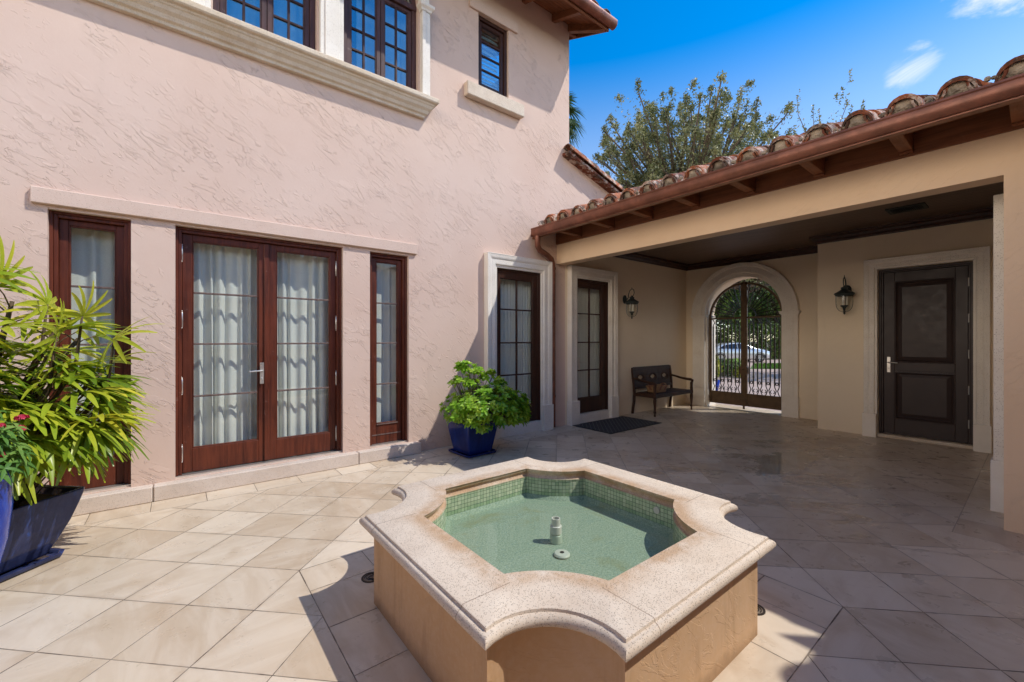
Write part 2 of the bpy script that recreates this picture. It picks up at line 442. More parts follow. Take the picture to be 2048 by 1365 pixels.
# limestone paving: diagonal tiles, straight border round the fountain and along the walls
def paving():
    m = Mat('limestone_paving'); p = m.pos(); x, y, z = m.sep(p)
    wob = m.noise(p, 1.2, 2)*.004
    k = .70710678/.408
    u = (x + y - 3.042)*k; v = (y - x - 2.964)*k
    # border frames (straight-laid)
    inF = (x-1.767).abs().lt(1.154)*(y-1.8475).abs().lt(1.1525)
    inW = y.gt(4.827)
    inP = y.lt(.438)*x.gt(4.735)
    ortho = inF.max(inW).max(inP)
    uo = (x-.613)/.404; vo = (y-.695)/.404
    # along the walls the strip is one tile deep
    vo_w = (y-4.827)/.42; vo_p = (y-.02)/.4183; uo_p = (x-4.735)/.404
    def pick(f, a, b): return f*a + (1.-f)*b
    U = pick(ortho, pick(inP, uo_p, uo), u); V = pick(ortho, pick(inW, vo_w, pick(inP, vo_p, vo)), v)
    cu, cv = U.floor(), V.floor(); fu, fv = U.fract()-.5, V.fract()-.5
    ed = (.5-fu.abs().max(fv.abs()))*.408
    fr = ((x-1.767).abs()-1.154).max((y-1.8475).abs()-1.1525).abs()
    ed = ed.min(fr*1.0).min((y-4.827).abs().max(0.))
    ed = ed.min(((y-.438).abs()).max(4.735-x)).min(((x-4.735).abs()).max(y-.438))
    jw = m.noise(p, 3.0, 4, .7).step(.35, .75, .0016, .0042)
    joint = (jw-ed).step(-.0012, .0012)
    idv = m.vec(cu, cv, ortho*7.+inW*3.)
    r1 = m.white(idv); r2 = m.white(m.vec(cv+11.3, cu, 4.))
    # veined limestone, each tile turned and shifted on its own
    sx = pick(r2.gt(.5), x*1.0, y*1.0); sy = pick(r2.gt(.5), y*1.0, x*-1.0)
    pv = m.vec(sx*1.3 + r1*37., sy*5.5 + r2*19., 0.)
    vein = m.noise(pv, 1.6, 6, .62, .8)
    cloud = m.noise(m.vec(x+r1*23., y+r2*31., 0.), 3.2, 5, .6, .6)
    c = m.mix(r1, (.53, .415, .295), (.72, .61, .475))
    c = m.mix(vein.step(.35, .70)*.42, c, (.76, .665, .54))
    c = m.mix(cloud.step(.48, .74)*.5, c, (.45, .325, .205))
    st = m.noise(m.vec(x, y, 5.), .9, 6, .66, .7)
    c = m.mix(st.step(.52, .70)*.42, c, (.40, .285, .18))
    pits = m.noise(m.vec(x*1.0, y*1.0, 0.), 26, 5, .75).step(.66, .70)
    c = m.mix(pits*.36, c, (.30, .21, .14))
    grime = m.noise(p, 2.0, 5, .7).step(.45, .7)
    near = (ed*-1. + .03).step(.0, .03)*grime
    c = m.mix(near*.30, c, (.26, .18, .12))
    # rust bloom beside the fountain and water traces on the porch side
    blot = m.vec((x-.28)*1.4, (y-2.35)*1.1, 0.)
    jc = m.mix(m.noise(p, 5, 4, .7).step(.35, .65), (.085, .06, .042), (.34, .27, .20))
    jc = m.mix(x.step(3.4, 4.8)*.8, jc, (.52, .44, .355))
    damp = m.noise(m.vec((x-y)*.9, (x+y)*2.4, 2.), .9, 5, .62, .9).step(.555, .60)*x.step(2.9, 3.6)*(8.2-x).step(0., 1.)*y.step(-.2, .7)*(3.6-y).step(0, .8)
    c = m.mix(damp*.34, c, (.27, .185, .12))
    pd = ((x-5.9)*1.0); pe = ((y-1.98)*1.0)
    pud = ((pd*pd*.55 + pe*pe*6.).sqrt()*-1. + .62 + (m.noise(p, 4.5, 5, .65)-.5)*1.6).step(0., .06)
    c = m.mix(pud*.40, c, (.22, .165, .11))
    c = m.mix(joint, c, jc)
    ro = m.noise(p, 6, 4, .65).step(.25, .75, .22, .50) + joint*.35 - damp*.12
    ro = ro*(1.-pud) + pud*.035
    h = joint*-1. + vein*.10 - pits*.22 + r1*.12
    h = h*(1.-pud)
    return m.done(m.bsdf(c, ro.max(.03), normal=m.bump(h, .0022), spec=.42))
M['paving'] = paving()

def glaze(name, c0, c1, streak):
    m = Mat(name); p = m.obj(); x, y, z = m.sep(p)
    n = m.noise(m.vec(x*6, y*6, z*2.2), 1, 5, .65, 1.)
    c = m.mix(n.step(.35, .7), c0, c1)
    c = m.mix(m.noise(m.vec(x*9, y*9, z*1.2), 1, 5, .7, .5).step(.58, .70)*.75, c, streak)
    return m.done(m.bsdf(c, .13, normal=m.bump(m.noise(p, 14, 3, .5), .0025), spec=.30))
M['glaze_dark'] = glaze('navy_glaze', (.022, .030, .085), (.042, .055, .14), (.035, .085, .32))
M['glaze_bright'] = glaze('cobalt_glaze', (.002, .03, .30), (.002, .075, .50), (.002, .012, .10))
M['glaze_blue'] = glaze('deep_blue_glaze', (.008, .018, .12), (.014, .034, .21), (.014, .05, .32))

def mosaic():
    m = Mat('green_mosaic'); p = m.attr('rnd'); q = m.node('ShaderNodeUVMap'); uv = m.sep(S(m, q.outputs[0]))
    U, V = uv[0]/.0265, uv[1]/.0265
    e = (U.fract()-.5).abs().max((V.fract()-.5).abs())
    j = e.gt(.455)
    r = m.white(m.vec(U.floor(), V.floor(), 1.))
    c = m.mix(r, (.33, .43, .26), (.52, .59, .39))
    c = m.mix(j, c, (.08, .13, .09))
    return m.done(m.bsdf(c, .2, normal=m.bump(j*-1., .001)))
M['mosaic'] = mosaic()
def plaster():
    m = Mat('pool_plaster'); p = m.obj()
    n = m.noise(p, 95, 3, .85)
    c = m.mix(n.step(.32, .68), (.21, .26, .185), (.42, .46, .36))
    c = m.mix(m.noise(p, 3.2, 5, .65, .6).step(.54, .72)*.5, c, (.27, .24, .09))
    c = m.mix(m.noise(p, 90, 2, .6).step(.6, .7)*.5, c, (.10, .22, .25))
    return m.done(m.bsdf(c, .7, normal=m.bump(n, .002)))
M['plaster'] = plaster()
def watermat():
    m = Mat('pool_water'); lw = m.node('ShaderNodeLayerWeight'); lw.inputs[0].default_value = .5
    g = m.node('ShaderNodeBsdfGlossy'); g.inputs['Roughness'].default_value = 0.
    nrm = m.bump(m.noise(m.obj(), 7, 2, .5), .0008); m.link(nrm, g.inputs['Normal']); m.link(nrm, lw.inputs['Normal'])
    fr = S(m, lw.outputs['Facing']).pow(5)*.95 + .02
    t = m.node('ShaderNodeBsdfTransparent'); t.inputs[0].default_value = (.86, .94, .89, 1)
    return m.done(m.add(fr, S(m, t.outputs[0]), S(m, g.outputs[0])))
M['water'] = watermat()

def doormat():
    m = Mat('door_mat'); p = m.obj(); x, y, z = m.sep(p)
    a = ((x+y)/.09).fract(); b = ((x-y)/.09).fract()
    l = (a-.5).abs().gt(.40).max((b-.5).abs().gt(.40))
    ribs = ((x+y*2.)/.012).fract().gt(.5)
    c = m.mix(l, m.mix(ribs, (.035, .036, .042), (.085, .085, .09)), (.16, .155, .15))
    return m.done(m.bsdf(c, .85, normal=m.bump(l+ribs*.3, .003), spec=.2))
M['mat'] = doormat()
def wicker():
    m = Mat('wicker'); p = m.obj(); x, y, z = m.sep(p)
    a = ((x+y)/.022).fract(); b = (z/.016).fract()
    w = ((a-.5).abs()*2.)*((b-.5).abs()*2.)
    blk = m.white(m.vec(((x+y)/.06).floor(), (z/.05).floor(), 0.))
    c = m.mix(w.step(.1, .7), (.42, .25, .12), (.16, .07, .03))
    c = m.mix(blk.gt(.72)*.7, c, (.17, .035, .02))
    return m.done(m.bsdf(c, .6, normal=m.bump(w*-1., .004)))
M['wicker'] = wicker()
def pavers():
    m = Mat('driveway_pavers'); p = m.pos(); x, y, z = m.sep(p)
    n = m.node('ShaderNodeTexBrick'); m.link(p, n.inputs[0])
    n.inputs['Scale'].default_value = 3.; n.inputs['Color1'].default_value = (.42, .30, .25, 1); n.inputs['Color2'].default_value = (.52, .40, .34, 1); n.inputs['Mortar'].default_value = (.22, .18, .15, 1)
    n.inputs['Mortar Size'].default_value = .015
    return m.done(m.bsdf(S(m, n.outputs[0]), .8))
M['pavers'] = pavers()
M['lawn'] = plain('lawn_soil', (.06, .13, .025), .9, 0, .35, .01, 8)
M['earth'] = plain('bare_ground', (.16, .14, .09), .95, 0, .3, .02, 3)
M['carpaint'] = plain('silver_paint', (.62, .66, .70), .22, .45, .03, .0, 1, .5, .6)
M['carglass'] = plain('tinted_glass', (.02, .028, .045), .06, 0, .05, .0, 1, .6)
M['rim'] = plain('alloy_rim', (.55, .55, .56), .3, .8)
M['lens'] = plain('headlamp_lens', (.7, .72, .74), .1, 0, .05, .0, 1, .7)

# ================================================================ SETTING: ground
g = MB(); g.add([(-400,-400,-.16),(400,-400,-.16),(400,400,-.16),(-400,400,-.16)], [(0,1,2,3)])
tag(g.build('ground', M['earth']), kind='structure')
pt = MB(); pt.add([(-9,-6,0),(9.9,-6,0),(9.9,5.6,0),(-9,5.6,0)], [(0,1,2,3)])
pt.add([(9.9,-6,0),(9.9,-6,-.16),(9.9,5.6,-.16),(9.9,5.6,0)], [(0,1,2,3)])
tag(pt.build('patio', M['paving']), kind='structure')

# ---------------------------------------------------------------- helpers for walls and trim
def arc(cx, cz, r, a0, a1, n):
    return [(cx+r*math.cos(a0+(a1-a0)*i/n), cz+r*math.sin(a0+(a1-a0)*i/n)) for i in range(n+1)]
def rect(x0, x1, z0, z1): return [(x0,z0),(x1,z0),(x1,z1),(x0,z1)]
def panel(mb, outline, holes, mp, depth):
    """flat wall with openings; mp(h, d, z) places a point d behind the face; openings get reveals"""
    loops = [[Vector((h, z, 0)) for h, z in lp] for lp in [outline]+holes]
    flat = [v for lp in loops for v in lp]
    tris = tessellate_polygon(loops)
    mb.add([mp(v.x, 0, v.y) for v in flat], [tuple(t) for t in tris])
    for lp in holes:
        n = len(lp)
        mb.add([mp(h, 0, z) for h, z in lp]+[mp(h, depth, z) for h, z in lp], [(i, (i+1) % n, n+(i+1) % n, n+i) for i in range(n)])
def surround(mb, mp, path, prof):
    """path: (h, z, nh, nz) along the opening; prof: (out, proud) pairs"""
    mb.rings([[mp(h+nh*o, -d, z+nz*o) for o, d in prof] for h, z, nh, nz in path], close=True)
A5 = lambda h, d, z: (h, 5.2+d, z)           # the house wall, faces the courtyard

# ================================================================ HOUSE
house = thing('house', 'two storey pink stucco house with mahogany french doors and moulded upper sill', 'house', (2.0, 5.2, 0))
UW = [(-1.04, -.06), (.27, 1.25), (1.55, 2.52)]          # the three upper windows
def archhole(x0, x1, z0, zs):
    c = (x0+x1)/2; r = (x1-x0)/2
    return [(x0, z0), (x1, z0)] + arc(c, zs, r, 0, PI, 14)
holes = [rect(-.865,-.343,.15,2.605), rect(-.025,1.541,.15,2.61), rect(1.866,2.38,.15,2.605),
         rect(3.79,4.70,.14,2.60), rect(5.57,6.45,.14,2.60), rect(3.487,4.052,5.28,6.36)] + [archhole(a, b, 4.74, 5.98) for a, b in UW]
mb = MB()
panel(mb, [(-6,0),(5.31,0),(5.31,3.25),(9.35,3.25),(9.35,3.60),(5.41,4.76),(5.41,7.08),(-6,7.08)], holes[:4]+holes[5:], A5, .24)
mb.add([(5.41,5.2,4.0),(5.41,11,4.0),(5.41,11,7.08),(5.41,5.2,7.08)], [(0,1,2,3)])
mb.add([(-6,5.2,0),(-6,11,0),(-6,11,7.08),(-6,5.2,7.08)], [(0,3,2,1)])
mb.add([(-6,11,0),(9.35,11,0),(9.35,11,3.6),(5.41,11,4.7),(5.41,11,7.08),(-6,11,7.08)], [(0,1,2,3,4,5)])
mb.build('wall', M['stucco'], house)
mb = MB(); panel(mb, rect(5.31,9.35,0,3.25), [holes[4]], A5, .24); o = mb.build('wall', M['stucco_in'], house); o['label'] = 'tan plastered stretch under the porch roof'
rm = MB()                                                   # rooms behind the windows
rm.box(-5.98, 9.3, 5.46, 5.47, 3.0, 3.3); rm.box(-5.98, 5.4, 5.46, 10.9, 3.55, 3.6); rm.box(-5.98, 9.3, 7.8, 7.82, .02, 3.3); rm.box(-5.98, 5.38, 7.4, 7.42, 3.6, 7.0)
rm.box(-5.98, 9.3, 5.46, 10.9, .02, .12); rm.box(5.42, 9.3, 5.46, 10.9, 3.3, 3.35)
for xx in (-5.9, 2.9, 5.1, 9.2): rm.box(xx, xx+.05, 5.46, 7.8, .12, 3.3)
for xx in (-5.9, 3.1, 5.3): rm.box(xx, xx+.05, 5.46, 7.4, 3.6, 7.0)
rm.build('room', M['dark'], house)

lt = MB(); lt.box(-.958, 2.49, 5.16, 5.2, 2.635, 2.768); lt.build('lintel', M['lintel'], house, bevel=.006)
st = MB()
for a, b in ((-3.0,-.190), (-.184,1.694), (1.70,2.515)): st.box(a, b, 5.10, 5.30, 0, .143)
st.build('step', M['step'], house, bevel=.008)
for b in ((-.865,-.343),): pass
# thresholds
th = MB()
for a, b in ((-.865,-.343), (-.025,1.541), (1.866,2.38)): th.box(a, b, 5.235, 5.36, .146, .165)
th.build('threshold', M['silver'], house)

# ---- tall doors and side windows of the ground floor
YF = 5.31
def sash(name, x0, x1, z0, z1, gx0, gx1, gz0, gz1, bars, label=None, y=YF, t=.045, m=None, mx=None, vbars=(), bar=.018, barm=None, glass='glass'):
    m = m or M['wood']; mx = mx or M['woodx']
    f = MB()
    f.box(x0, gx0-.012, y, y+t, z0, z1); f.box(gx1+.012, x1, y, y+t, z0, z1)
    f.box(gx0-.012, gx1+.012, y+.001, y+t, z0, gz0-.012); f.box(gx0-.012, gx1+.012, y+.001, y+t, gz1+.012, z1)
    # glazing bead
    f.box(gx0-.012, gx0, y+.008, y+t-.005, gz0-.012, gz1+.012); f.box(gx1, gx1+.012, y+.008, y+t-.005, gz0-.012, gz1+.012)
    f.box(gx0, gx1, y+.008, y+t-.005, gz0-.012, gz0); f.box(gx0, gx1, y+.008, y+t-.005, gz1, gz1+.012)
    o = f.build(name, m, house, bevel=.003)
    if label: o['label'] = label
    b = MB()
    for z in bars: b = MB(); b.box(gx0, gx1, y+.006, y+t-.012, z-bar/2, z+bar/2); b.build('muntin', barm or M['wood_grey'], o, bevel=.003)
    for x in vbars: b = MB(); b.box(x-bar/2, x+bar/2, y+.004, y+t-.010, gz0, gz1); b.build('muntin', barm or M['wood_grey'], o, bevel=.003)
    p = MB(); p.box(gx0, gx1, y+t*.5, y+t*.5+.005, gz0, gz1); p.build('pane', M[glass], o)
    return o
def jamb(x0, x1, z0, z1, y, w=.05, m=None, d=.12):
    f = MB()
    for k, (a, b, yy) in enumerate(((0, w*.45, y), (w*.45, w, y+.018))):
        f.box(x0+a, x0+b, yy, y+d, z0, z1-a); f.box(x1-b, x1-a, yy, y+d, z0, z1-a); f.box(x0+b, x1-b, yy+.0015, y+d, z1-b, z1-a)
    return f.build('window_frame' if w < .0501 else 'door_frame', m or M['wood'], house, bevel=.003)
k = YF/5.27
def kx(x): return x*k
def kz(z): return 1.5+(z-1.5)*k
bars = [kz(1.970), kz(1.457), kz(.932)]
def hinge(o, x, z, y):
    h = MB(); h.lathe([(.006,-.075),(.010,-.07),(.010,.07),(.006,.075)], (x, y, z), 10, True)
    h.ball((x, y, z+.083), .008, 8, 5); h.ball((x, y, z-.083), .008, 8, 5)
    h.build('hinge', M['silver'], o, auto=40)
def lever(o, x, z, y, side, mirror=(0, 1)):
    h = MB(); h.box(x-.019, x+.019, y-.008, y, z-.115, z+.115); h.lathe([(.016,-.003),(.016,.003)], (x, y-.01, z+.03), 12, True)
    h.tube([(x, y, z+.03), (x, y-.05, z+.03), (x+side*.02, y-.06, z+.03), (x+side*.125, y-.058, z+.026)], [.008,.009,.009,.007], 8)
    h.ball((x, y-.008, z-.06), (.010, .006, .014))
    h.build('handle', M['silver'], o, bevel=.003)

jamb(-.865, -.343, .165, 2.605, 5.25, .05)
sw = sash('side_window', -.815, -.393, .165, 2.552, kx(-.74), kx(-.46), .43, kz(2.487), bars)
jamb(-.025, 1.541, .165, 2.61, 5.25, .0502)
xm = kx(.757)
dl = sash('french_door', .027, xm-.002, .172, 2.556, kx(.118), kx(.666), .418, kz(2.476), bars, 'left leaf with the lever handle')
dr = sash('french_door', xm+.002, 1.489, .172, 2.556, kx(.859), kx(1.401), .400, kz(2.476), bars, 'right leaf without a handle')
am = MB(); am.box(xm-.03, xm+.022, YF-.018, YF-.0005, .175, 2.552); am.build('astragal', M['wood'], dr, bevel=.005)
for z in (2.36, 1.70, 1.04, .37): hinge(dl, .024, z, YF-.008); hinge(dr, 1.492, z, YF-.008)
lever(dl, kx(.706), 1.135, YF-.018, -1)
jamb(1.866, 2.38, .165, 2.605, 5.25, .05)
sw2 = sash('side_window', 1.918, 2.328, .165, 2.552, kx(1.981), kx(2.249), .43, kz(2.487), bars)
e = MB(); e.box(1.925, 2.32, YF-.004, YF-.0005, .27, .285); e.box(kx(1.975), kx(2.255), YF-.012, YF-.0005, .405, .418); e.build('sill_bar', M['wood_grey'], sw2)

# ---- windows with stone casings
PROF = [(0,0),(0,.055),(.035,.06),(.04,.075),(.055,.08),(.12,.08),(.13,.088),(.15,.095),(.19,.10),(.20,.105),(.205,.10),(.205,0)]
def casing(x0, x1, zt, z0=0., w=.205, mp=A5, prof=PROF, parent=house, plinth=.42, name='stone_casing', sill=None, mat='stone'):
    s = MB(); q = [(o*w/.205, d) for o, d in prof]
    surround(s, mp, [(x0,z0,-1,0),(x0,zt,-1,1),(x1,zt,1,1),(x1,z0,1,0)], q)
    for a, b in ((x0-w-.015, x0-.004), (x1+.004, x1+w+.015)):
        p = [mp(h, d, z) for z in (z0, z0+plinth) for h, d in ((a, -.118), (b, -.118), (b, 0), (a, 0))]
        s.hexa(p)
    if sill: s.hexa([mp(h, d, z) for z in (z0, sill) for h, d in ((x0, -.06), (x1, -.06), (x1, .12), (x0, .12))])
    return s.build(name, M[mat], parent, bevel=.004)
for (a, b, g0, g1, lab) in ((3.79, 4.70, 3.90, 4.545, 'in the open beside the downpipe'), (5.57, 6.45, 5.64, 6.265, 'under the porch roof')):
    o = casing(a, b, 2.60, sill=.165); o['label'] = 'pale stone casing '+lab
    jamb(a, b, .165, 2.60, 5.17, .045, M['wood_dark'], .1)
    zs = [1.5+(z-1.5)*.976 for z in (1.986, 1.451, .931)]
    w = sash('casement_window', a+.046, b-.046, .17, 2.553, g0, g1, .45, 2.445, zs, y=5.195, m=M['wood_dark'], mx=M['wood_dark'], vbars=[(g0+g1)/2], bar=.022, barm=M['wood_dark'])
    if a > 5: lever(w, a+.075, 1.07, 5.19, 1)

# ---- upper storey
CP = [(0,4.47),(.055,4.47),(.06,4.50),(.085,4.515),(.10,4.55),(.13,4.575),(.145,4.61),(.155,4.615),(.16,4.635),(.19,4.645),(.20,4.66),(.20,4.70),(.195,4.712),(0,4.73)]
s = MB(); xr = 2.53; xl = -1.35
s.rings([[(xl-o, 5.2, z) for o, z in CP], [(xl-o, 5.2-o, z) for o, z in CP], [(xr+o, 5.2-o, z) for o, z in CP], [(xr+o, 5.2, z) for o, z in CP]])
s.build('cornice_sill', M['sillstone'], house, bevel=.003)
pil = [(-1.32, -1.06), (-.04, .25), (1.27, 1.53), (2.54, 2.66)]
for a, b in pil:
    s = MB(); s.box(a, b, 5.13, 5.2, 4.732, 5.89)
    if b-a > .2: s.box(a+.05, b-.05, 5.115, 5.13, 4.734, 5.885)
    else: s.box(a, a+.05, 5.115, 5.13, 4.734, 5.885)
    cp = [(0,5.89),(.012,5.895),(.02,5.92),(.045,5.945),(.05,5.98),(0,5.985)]
    s.rings([[(a-o, 5.2, z) for o, z in cp], [(a-o, 5.13-o, z) for o, z in cp], [(b+o, 5.13-o, z) for o, z in cp], [(b+o, 5.2, z) for o, z in cp]])
    s.build('pilaster', M['stone'], house, bevel=.004)
for a, b in UW:
    c = (a+b)/2; r = (b-a)/2
    s = MB()
    q = [(0,0),(0,.05),(.05,.06),(.055,.08),(.12,.085),(.125,0)]
    surround(s, A5, [(c+r*math.cos(t), 5.987+r*math.sin(t), math.cos(t), math.sin(t)) for t in [PI*i/18 for i in range(19)]], q)
    s.build('arch_trim', M['stone'], house, auto=35)
    # frame, transom, two sashes, fanlight
    f = MB(); y = 5.265
    f.box(a, a+.06, y, y+.1, 4.735, 5.98); f.box(b-.06, b, y, y+.1, 4.735, 5.98); f.box(a+.06, b-.06, y, y+.1, 4.735, 4.775); f.box(a, b, y-.012, y+.1, 5.93, 6.0)
    f.rings([[A5(c+rr*math.cos(t), d, 5.99+rr*math.sin(t)) for rr, d in ((r, .065), (r, .165), (r-.06, .165), (r-.06, .065))] for t in [PI*i/18 for i in range(19)]])
    f.build('window_frame', M['wood_up'], house, bevel=.004)
    for x0, x1 in ((a+.062, c-.003), (c+.003, b-.062)):
        sash('casement_window', x0, x1, 4.778, 5.926, x0+.062, x1-.062, 4.84, 5.87, [4.84+1.03*i/4 for i in (1, 2, 3)], y=5.285, m=M['wood_up'], mx=M['wood_up'], vbars=[(x0+x1)/2], bar=.024, barm=M['wood_dark'], glass='glass_up')
    p = MB(); n = 18; lp = arc(c, 5.995, r-.06, 0, PI, n)
    p.add([(x, 5.30, z) for x, z in lp]+[(x, 5.305, z) for x, z in lp], [tuple(range(n+1)), tuple(range(2*n+1, n, -1))])
    fan = p.build('fanlight', M['glass_up'], house)
    for t in (PI/3, 2*PI/3, PI/2):
        mu = MB(); mu.box(c-.012+math.cos(t)*.22, c+.012+math.cos(t)*.22, 5.288, 5.298, 6.0, 6.0+math.sqrt(max(.01, (r-.06)**2-(math.cos(t)*.22)**2)))
        mu.build('muntin', M['wood_dark'], fan)
# small window with louvres
f = MB(); y = 5.24
for x0, x1, z0, z1 in ((3.487,3.535,5.28,6.36), (4.004,4.052,5.28,6.36), (3.535,4.004,6.31,6.36), (3.535,4.004,5.28,5.315)): f.box(x0, x1, y, y+.1, z0, z1)
f.build('window_frame', M['wood_dark'], house, bevel=.004)
sash('casement_window', 3.537, 4.002, 5.318, 6.307, 3.60, 3.945, 5.385, 6.245, [5.385+.86*i/4 for i in (1, 2, 3)], y=5.27, m=M['wood_dark'], bar=.026, barm=M['wood_dark'], glass='glass_up')
lv = MB()
for i in range(13):
    z = 5.36+i*.072
    lv.hexa([(3.58,5.36,z),(3.96,5.36,z),(3.96,5.37,z),(3.58,5.37,z),(3.58,5.40,z+.065),(3.96,5.40,z+.065),(3.96,5.41,z+.065),(3.58,5.41,z+.065)])
lv.build('louvre_shutter', M['curtain'], house)
s = MB(); s.box(3.23, 4.29, 5.09, 5.2, 5.02, 5.215); s.build('window_sill', M['coping'], house, bevel=.01)
s = MB(); s.box(3.32, 4.22, 5.165, 5.2, 6.36, 6.52); s.build('window_header', M['lintel'], house, bevel=.006)

# ---- upper eave: deck, boards, rafter tails, gutter, tiles
YE, ZE = 4.56, 6.70
def zroof(y): return ZE + (y-YE)*.40
s = MB()
for i in range(6):
    y0 = YE + i*.11 + (0 if i == 0 else .003); y1 = YE+(i+1)*.11
    s.hexa([(-6.6,y0,zroof(y0)+.10),(5.66,y0,zroof(y0)+.10),(5.66,y1,zroof(y1)+.10),(-6.6,y1,zroof(y1)+.10),(-6.6,y0,zroof(y0)+.12),(5.66,y0,zroof(y0)+.12),(5.66,y1,zroof(y1)+.12),(-6.6,y1,zroof(y1)+.12)])
for i in range(3):
    x0 = 5.42+i*.082
    s.hexa([(x0,5.21,zroof(5.21)+.10),(x0+.079,5.21,zroof(5.21)+.10),(x0+.079,9,zroof(9)+.10),(x0,9,zroof(9)+.10),(x0,5.21,zroof(5.21)+.12),(x0+.079,5.21,zroof(5.21)+.12),(x0+.079,9,zroof(9)+.12),(x0,9,zroof(9)+.12)])
s.build('soffit', M['soffitx'], house)
fb = MB(); fb.box(-6.6, 5.68, YE-.025, YE, ZE-.01, ZE+.13)
fb.hexa([(5.66,YE,ZE+.0),(5.685,YE,ZE+.0),(5.685,9,zroof(9)),(5.66,9,zroof(9)),(5.66,YE,ZE+.13),(5.685,YE,ZE+.13),(5.685,9,zroof(9)+.13),(5.66,9,zroof(9)+.13)])
fb.build('fascia', M['soffitx'], house, bevel=.003)
def tail(x0, y0, x1, y1, w=.075):
    d = Vector((x1-x0, y1-y0, 0)); n = Vector((-d.y, d.x, 0)).normalized()*w/2
    t = MB(); a0, a1 = zroof(y0)-.0, zroof(y1)-.03
    t.hexa([(x0-n.x,y0-n.y,a0),(x0+n.x,y0+n.y,a0),(x1+n.x,y1+n.y,a1),(x1-n.x,y1-n.y,a1),(x0-n.x,y0-n.y,zroof(y0)+.098),(x0+n.x,y0+n.y,zroof(y0)+.098),(x1+n.x,y1+n.y,zroof(y1)+.098),(x1-n.x,y1-n.y,zroof(y1)+.098)])
    t.build('rafter_tail', M['soffit'], house, bevel=.004)
for i in range(14): tail(5.02-i*.66, YE+.02, 5.02-i*.66, 5.2)
tail(5.64, YE+.02, 5.40, 5.2, .085)
tail(5.655, 5.26, 5.41, 5.28, .06); tail(5.655, 5.75, 5.41, 5.77, .06)
GP = [(.02,.13),(.0,.125),(-.005,.10),(-.0,.05),(.02,.02),(.055,.0),(.10,.0),(.12,.015),(.12,.13),(.112,.13),(.112,.02),(.09,.01),(.055,.012),(.028,.03),(.012,.06),(.010,.12)]
s = MB(); s.rings([[(x, 4.415+o, 6.725+u) for o, u in GP] for x in (-6.6, 5.75)]); s.build('gutter', M['gutter'], house, auto=50)
for x in (5.35, 2.6, -.2):
    s = MB(); s.rings([[(xx, 4.413+o*1.02, 6.722+u*1.03) for o, u in GP] for xx in (x, x+.02)]); s.build('gutter_strap', M['gutter'], house)

def barrel(mb, p, s, n, w, L, r0, r1, t=.016, seg=9, flip=1., a0=0., a1=PI):
    """one tile: p start, s up-slope, w sideways, n normal (unit); tapering half pipe"""
    rings = []
    for q, r in ((0., r0), (L, r1)):
        c = p + s*q
        o = [c + w*(r*math.cos(a0+(a1-a0)*i/seg)) + n*(flip*r*math.sin(a0+(a1-a0)*i/seg)) for i in range(seg+1)]
        k = [c + w*((r-t)*math.cos(a0+(a1-a0)*i/seg)) + n*(flip*(r-t)*math.sin(a0+(a1-a0)*i/seg)) for i in range(seg, -1, -1)]
        rings.append(o+k)
    m = len(rings[0]); vs = rings[0]+rings[1]
    fs = [(i, (i+1) % m, m+(i+1) % m, m+i) for i in range(m)]
    h = seg+1
    fs += [(i, i+1, m-2-i, m-1-i) for i in range(seg)]
    fs += [(m+i, m+m-1-i, m+m-2-i, m+i+1) for i in range(seg)]
    mb.add(vs, fs)
def tiles(parent, org, sdir, wdir, ncol, nrow, pitch=.2925, plug=True, first=0.):
    s = Vector(sdir).normalized(); w = Vector(wdir); n = w.cross(s)
    if n.z < 0: n = -n
    t = MB(); mo = MB(); org = Vector(org); rr = random.Random(3)
    for c in range(ncol):
        for r in range(nrow):
            t.cur = rr.random()
            j = Vector((rr.uniform(-.006,.006), rr.uniform(-.006,.006), rr.uniform(-.004,.004)))
            p = org + w*(pitch*c) + s*(r*.36) + n*(.012+.012*(r > 0)) + j
            barrel(t, p, (s+n*.02+w*rr.uniform(-.012,.012)).normalized(), n, w, .44, .112, .088)
            t.cur = rr.random()
            p = org + w*(pitch*(c+.5)) + s*(r*.36-.01) + n*.078 + j
            barrel(t, p, s, n, w, .44, .098, .080, flip=-1.)
            if r == 0:
                t.cur = rr.random()
                barrel(t, p+n*.012+s*.03, s, n, w, .30, .105, .09, flip=-1.)
                barrel(t, org + w*(pitch*c) + s*.03 + n*.034 + j, s, n, w, .3, .108, .09)
        if plug:
            cc = org + w*(pitch*c) + s*.03 + n*.008
            o = [cc + w*(.094*math.cos(PI*i/10)) + n*(.094*math.sin(PI*i/10)) for i in range(11)]
            ins = [q+s*.2 for q in o]
            mid = cc + n*.04 - s*.012
            mo.add(o+ins+[mid], [(i, i+1, 22) for i in range(10)]+[(10, 0, 22)]+[(i, i+11, i+12, i+1) for i in range(10)])
            for q in range(4):
                mo.ball(cc + w*rr.uniform(.07,.16) + n*rr.uniform(.0,.05) - s*.005, (rr.uniform(.012,.03), rr.uniform(.012,.03), rr.uniform(.01,.025)), 6, 4)
    o = t.build('roof_tiles', M['terracotta'], parent, auto=50)
    if plug: mo.build('mortar', M['mortar'], o)
    return o
tiles(house, (-6.4, 4.52, 6.86), (0, 1, .40), (1, 0, 0), 42, 8, plug=False)
rf = MB(); rf.hexa([(-6.6,YE,ZE+.13),(5.68,YE,ZE+.13),(5.68,8.2,zroof(8.2)+.13),(-6.6,8.2,zroof(8.2)+.13),(-6.6,YE,ZE+.15),(5.68,YE,ZE+.15),(5.68,8.2,zroof(8.2)+.15),(-6.6,8.2,zroof(8.2)+.15)])
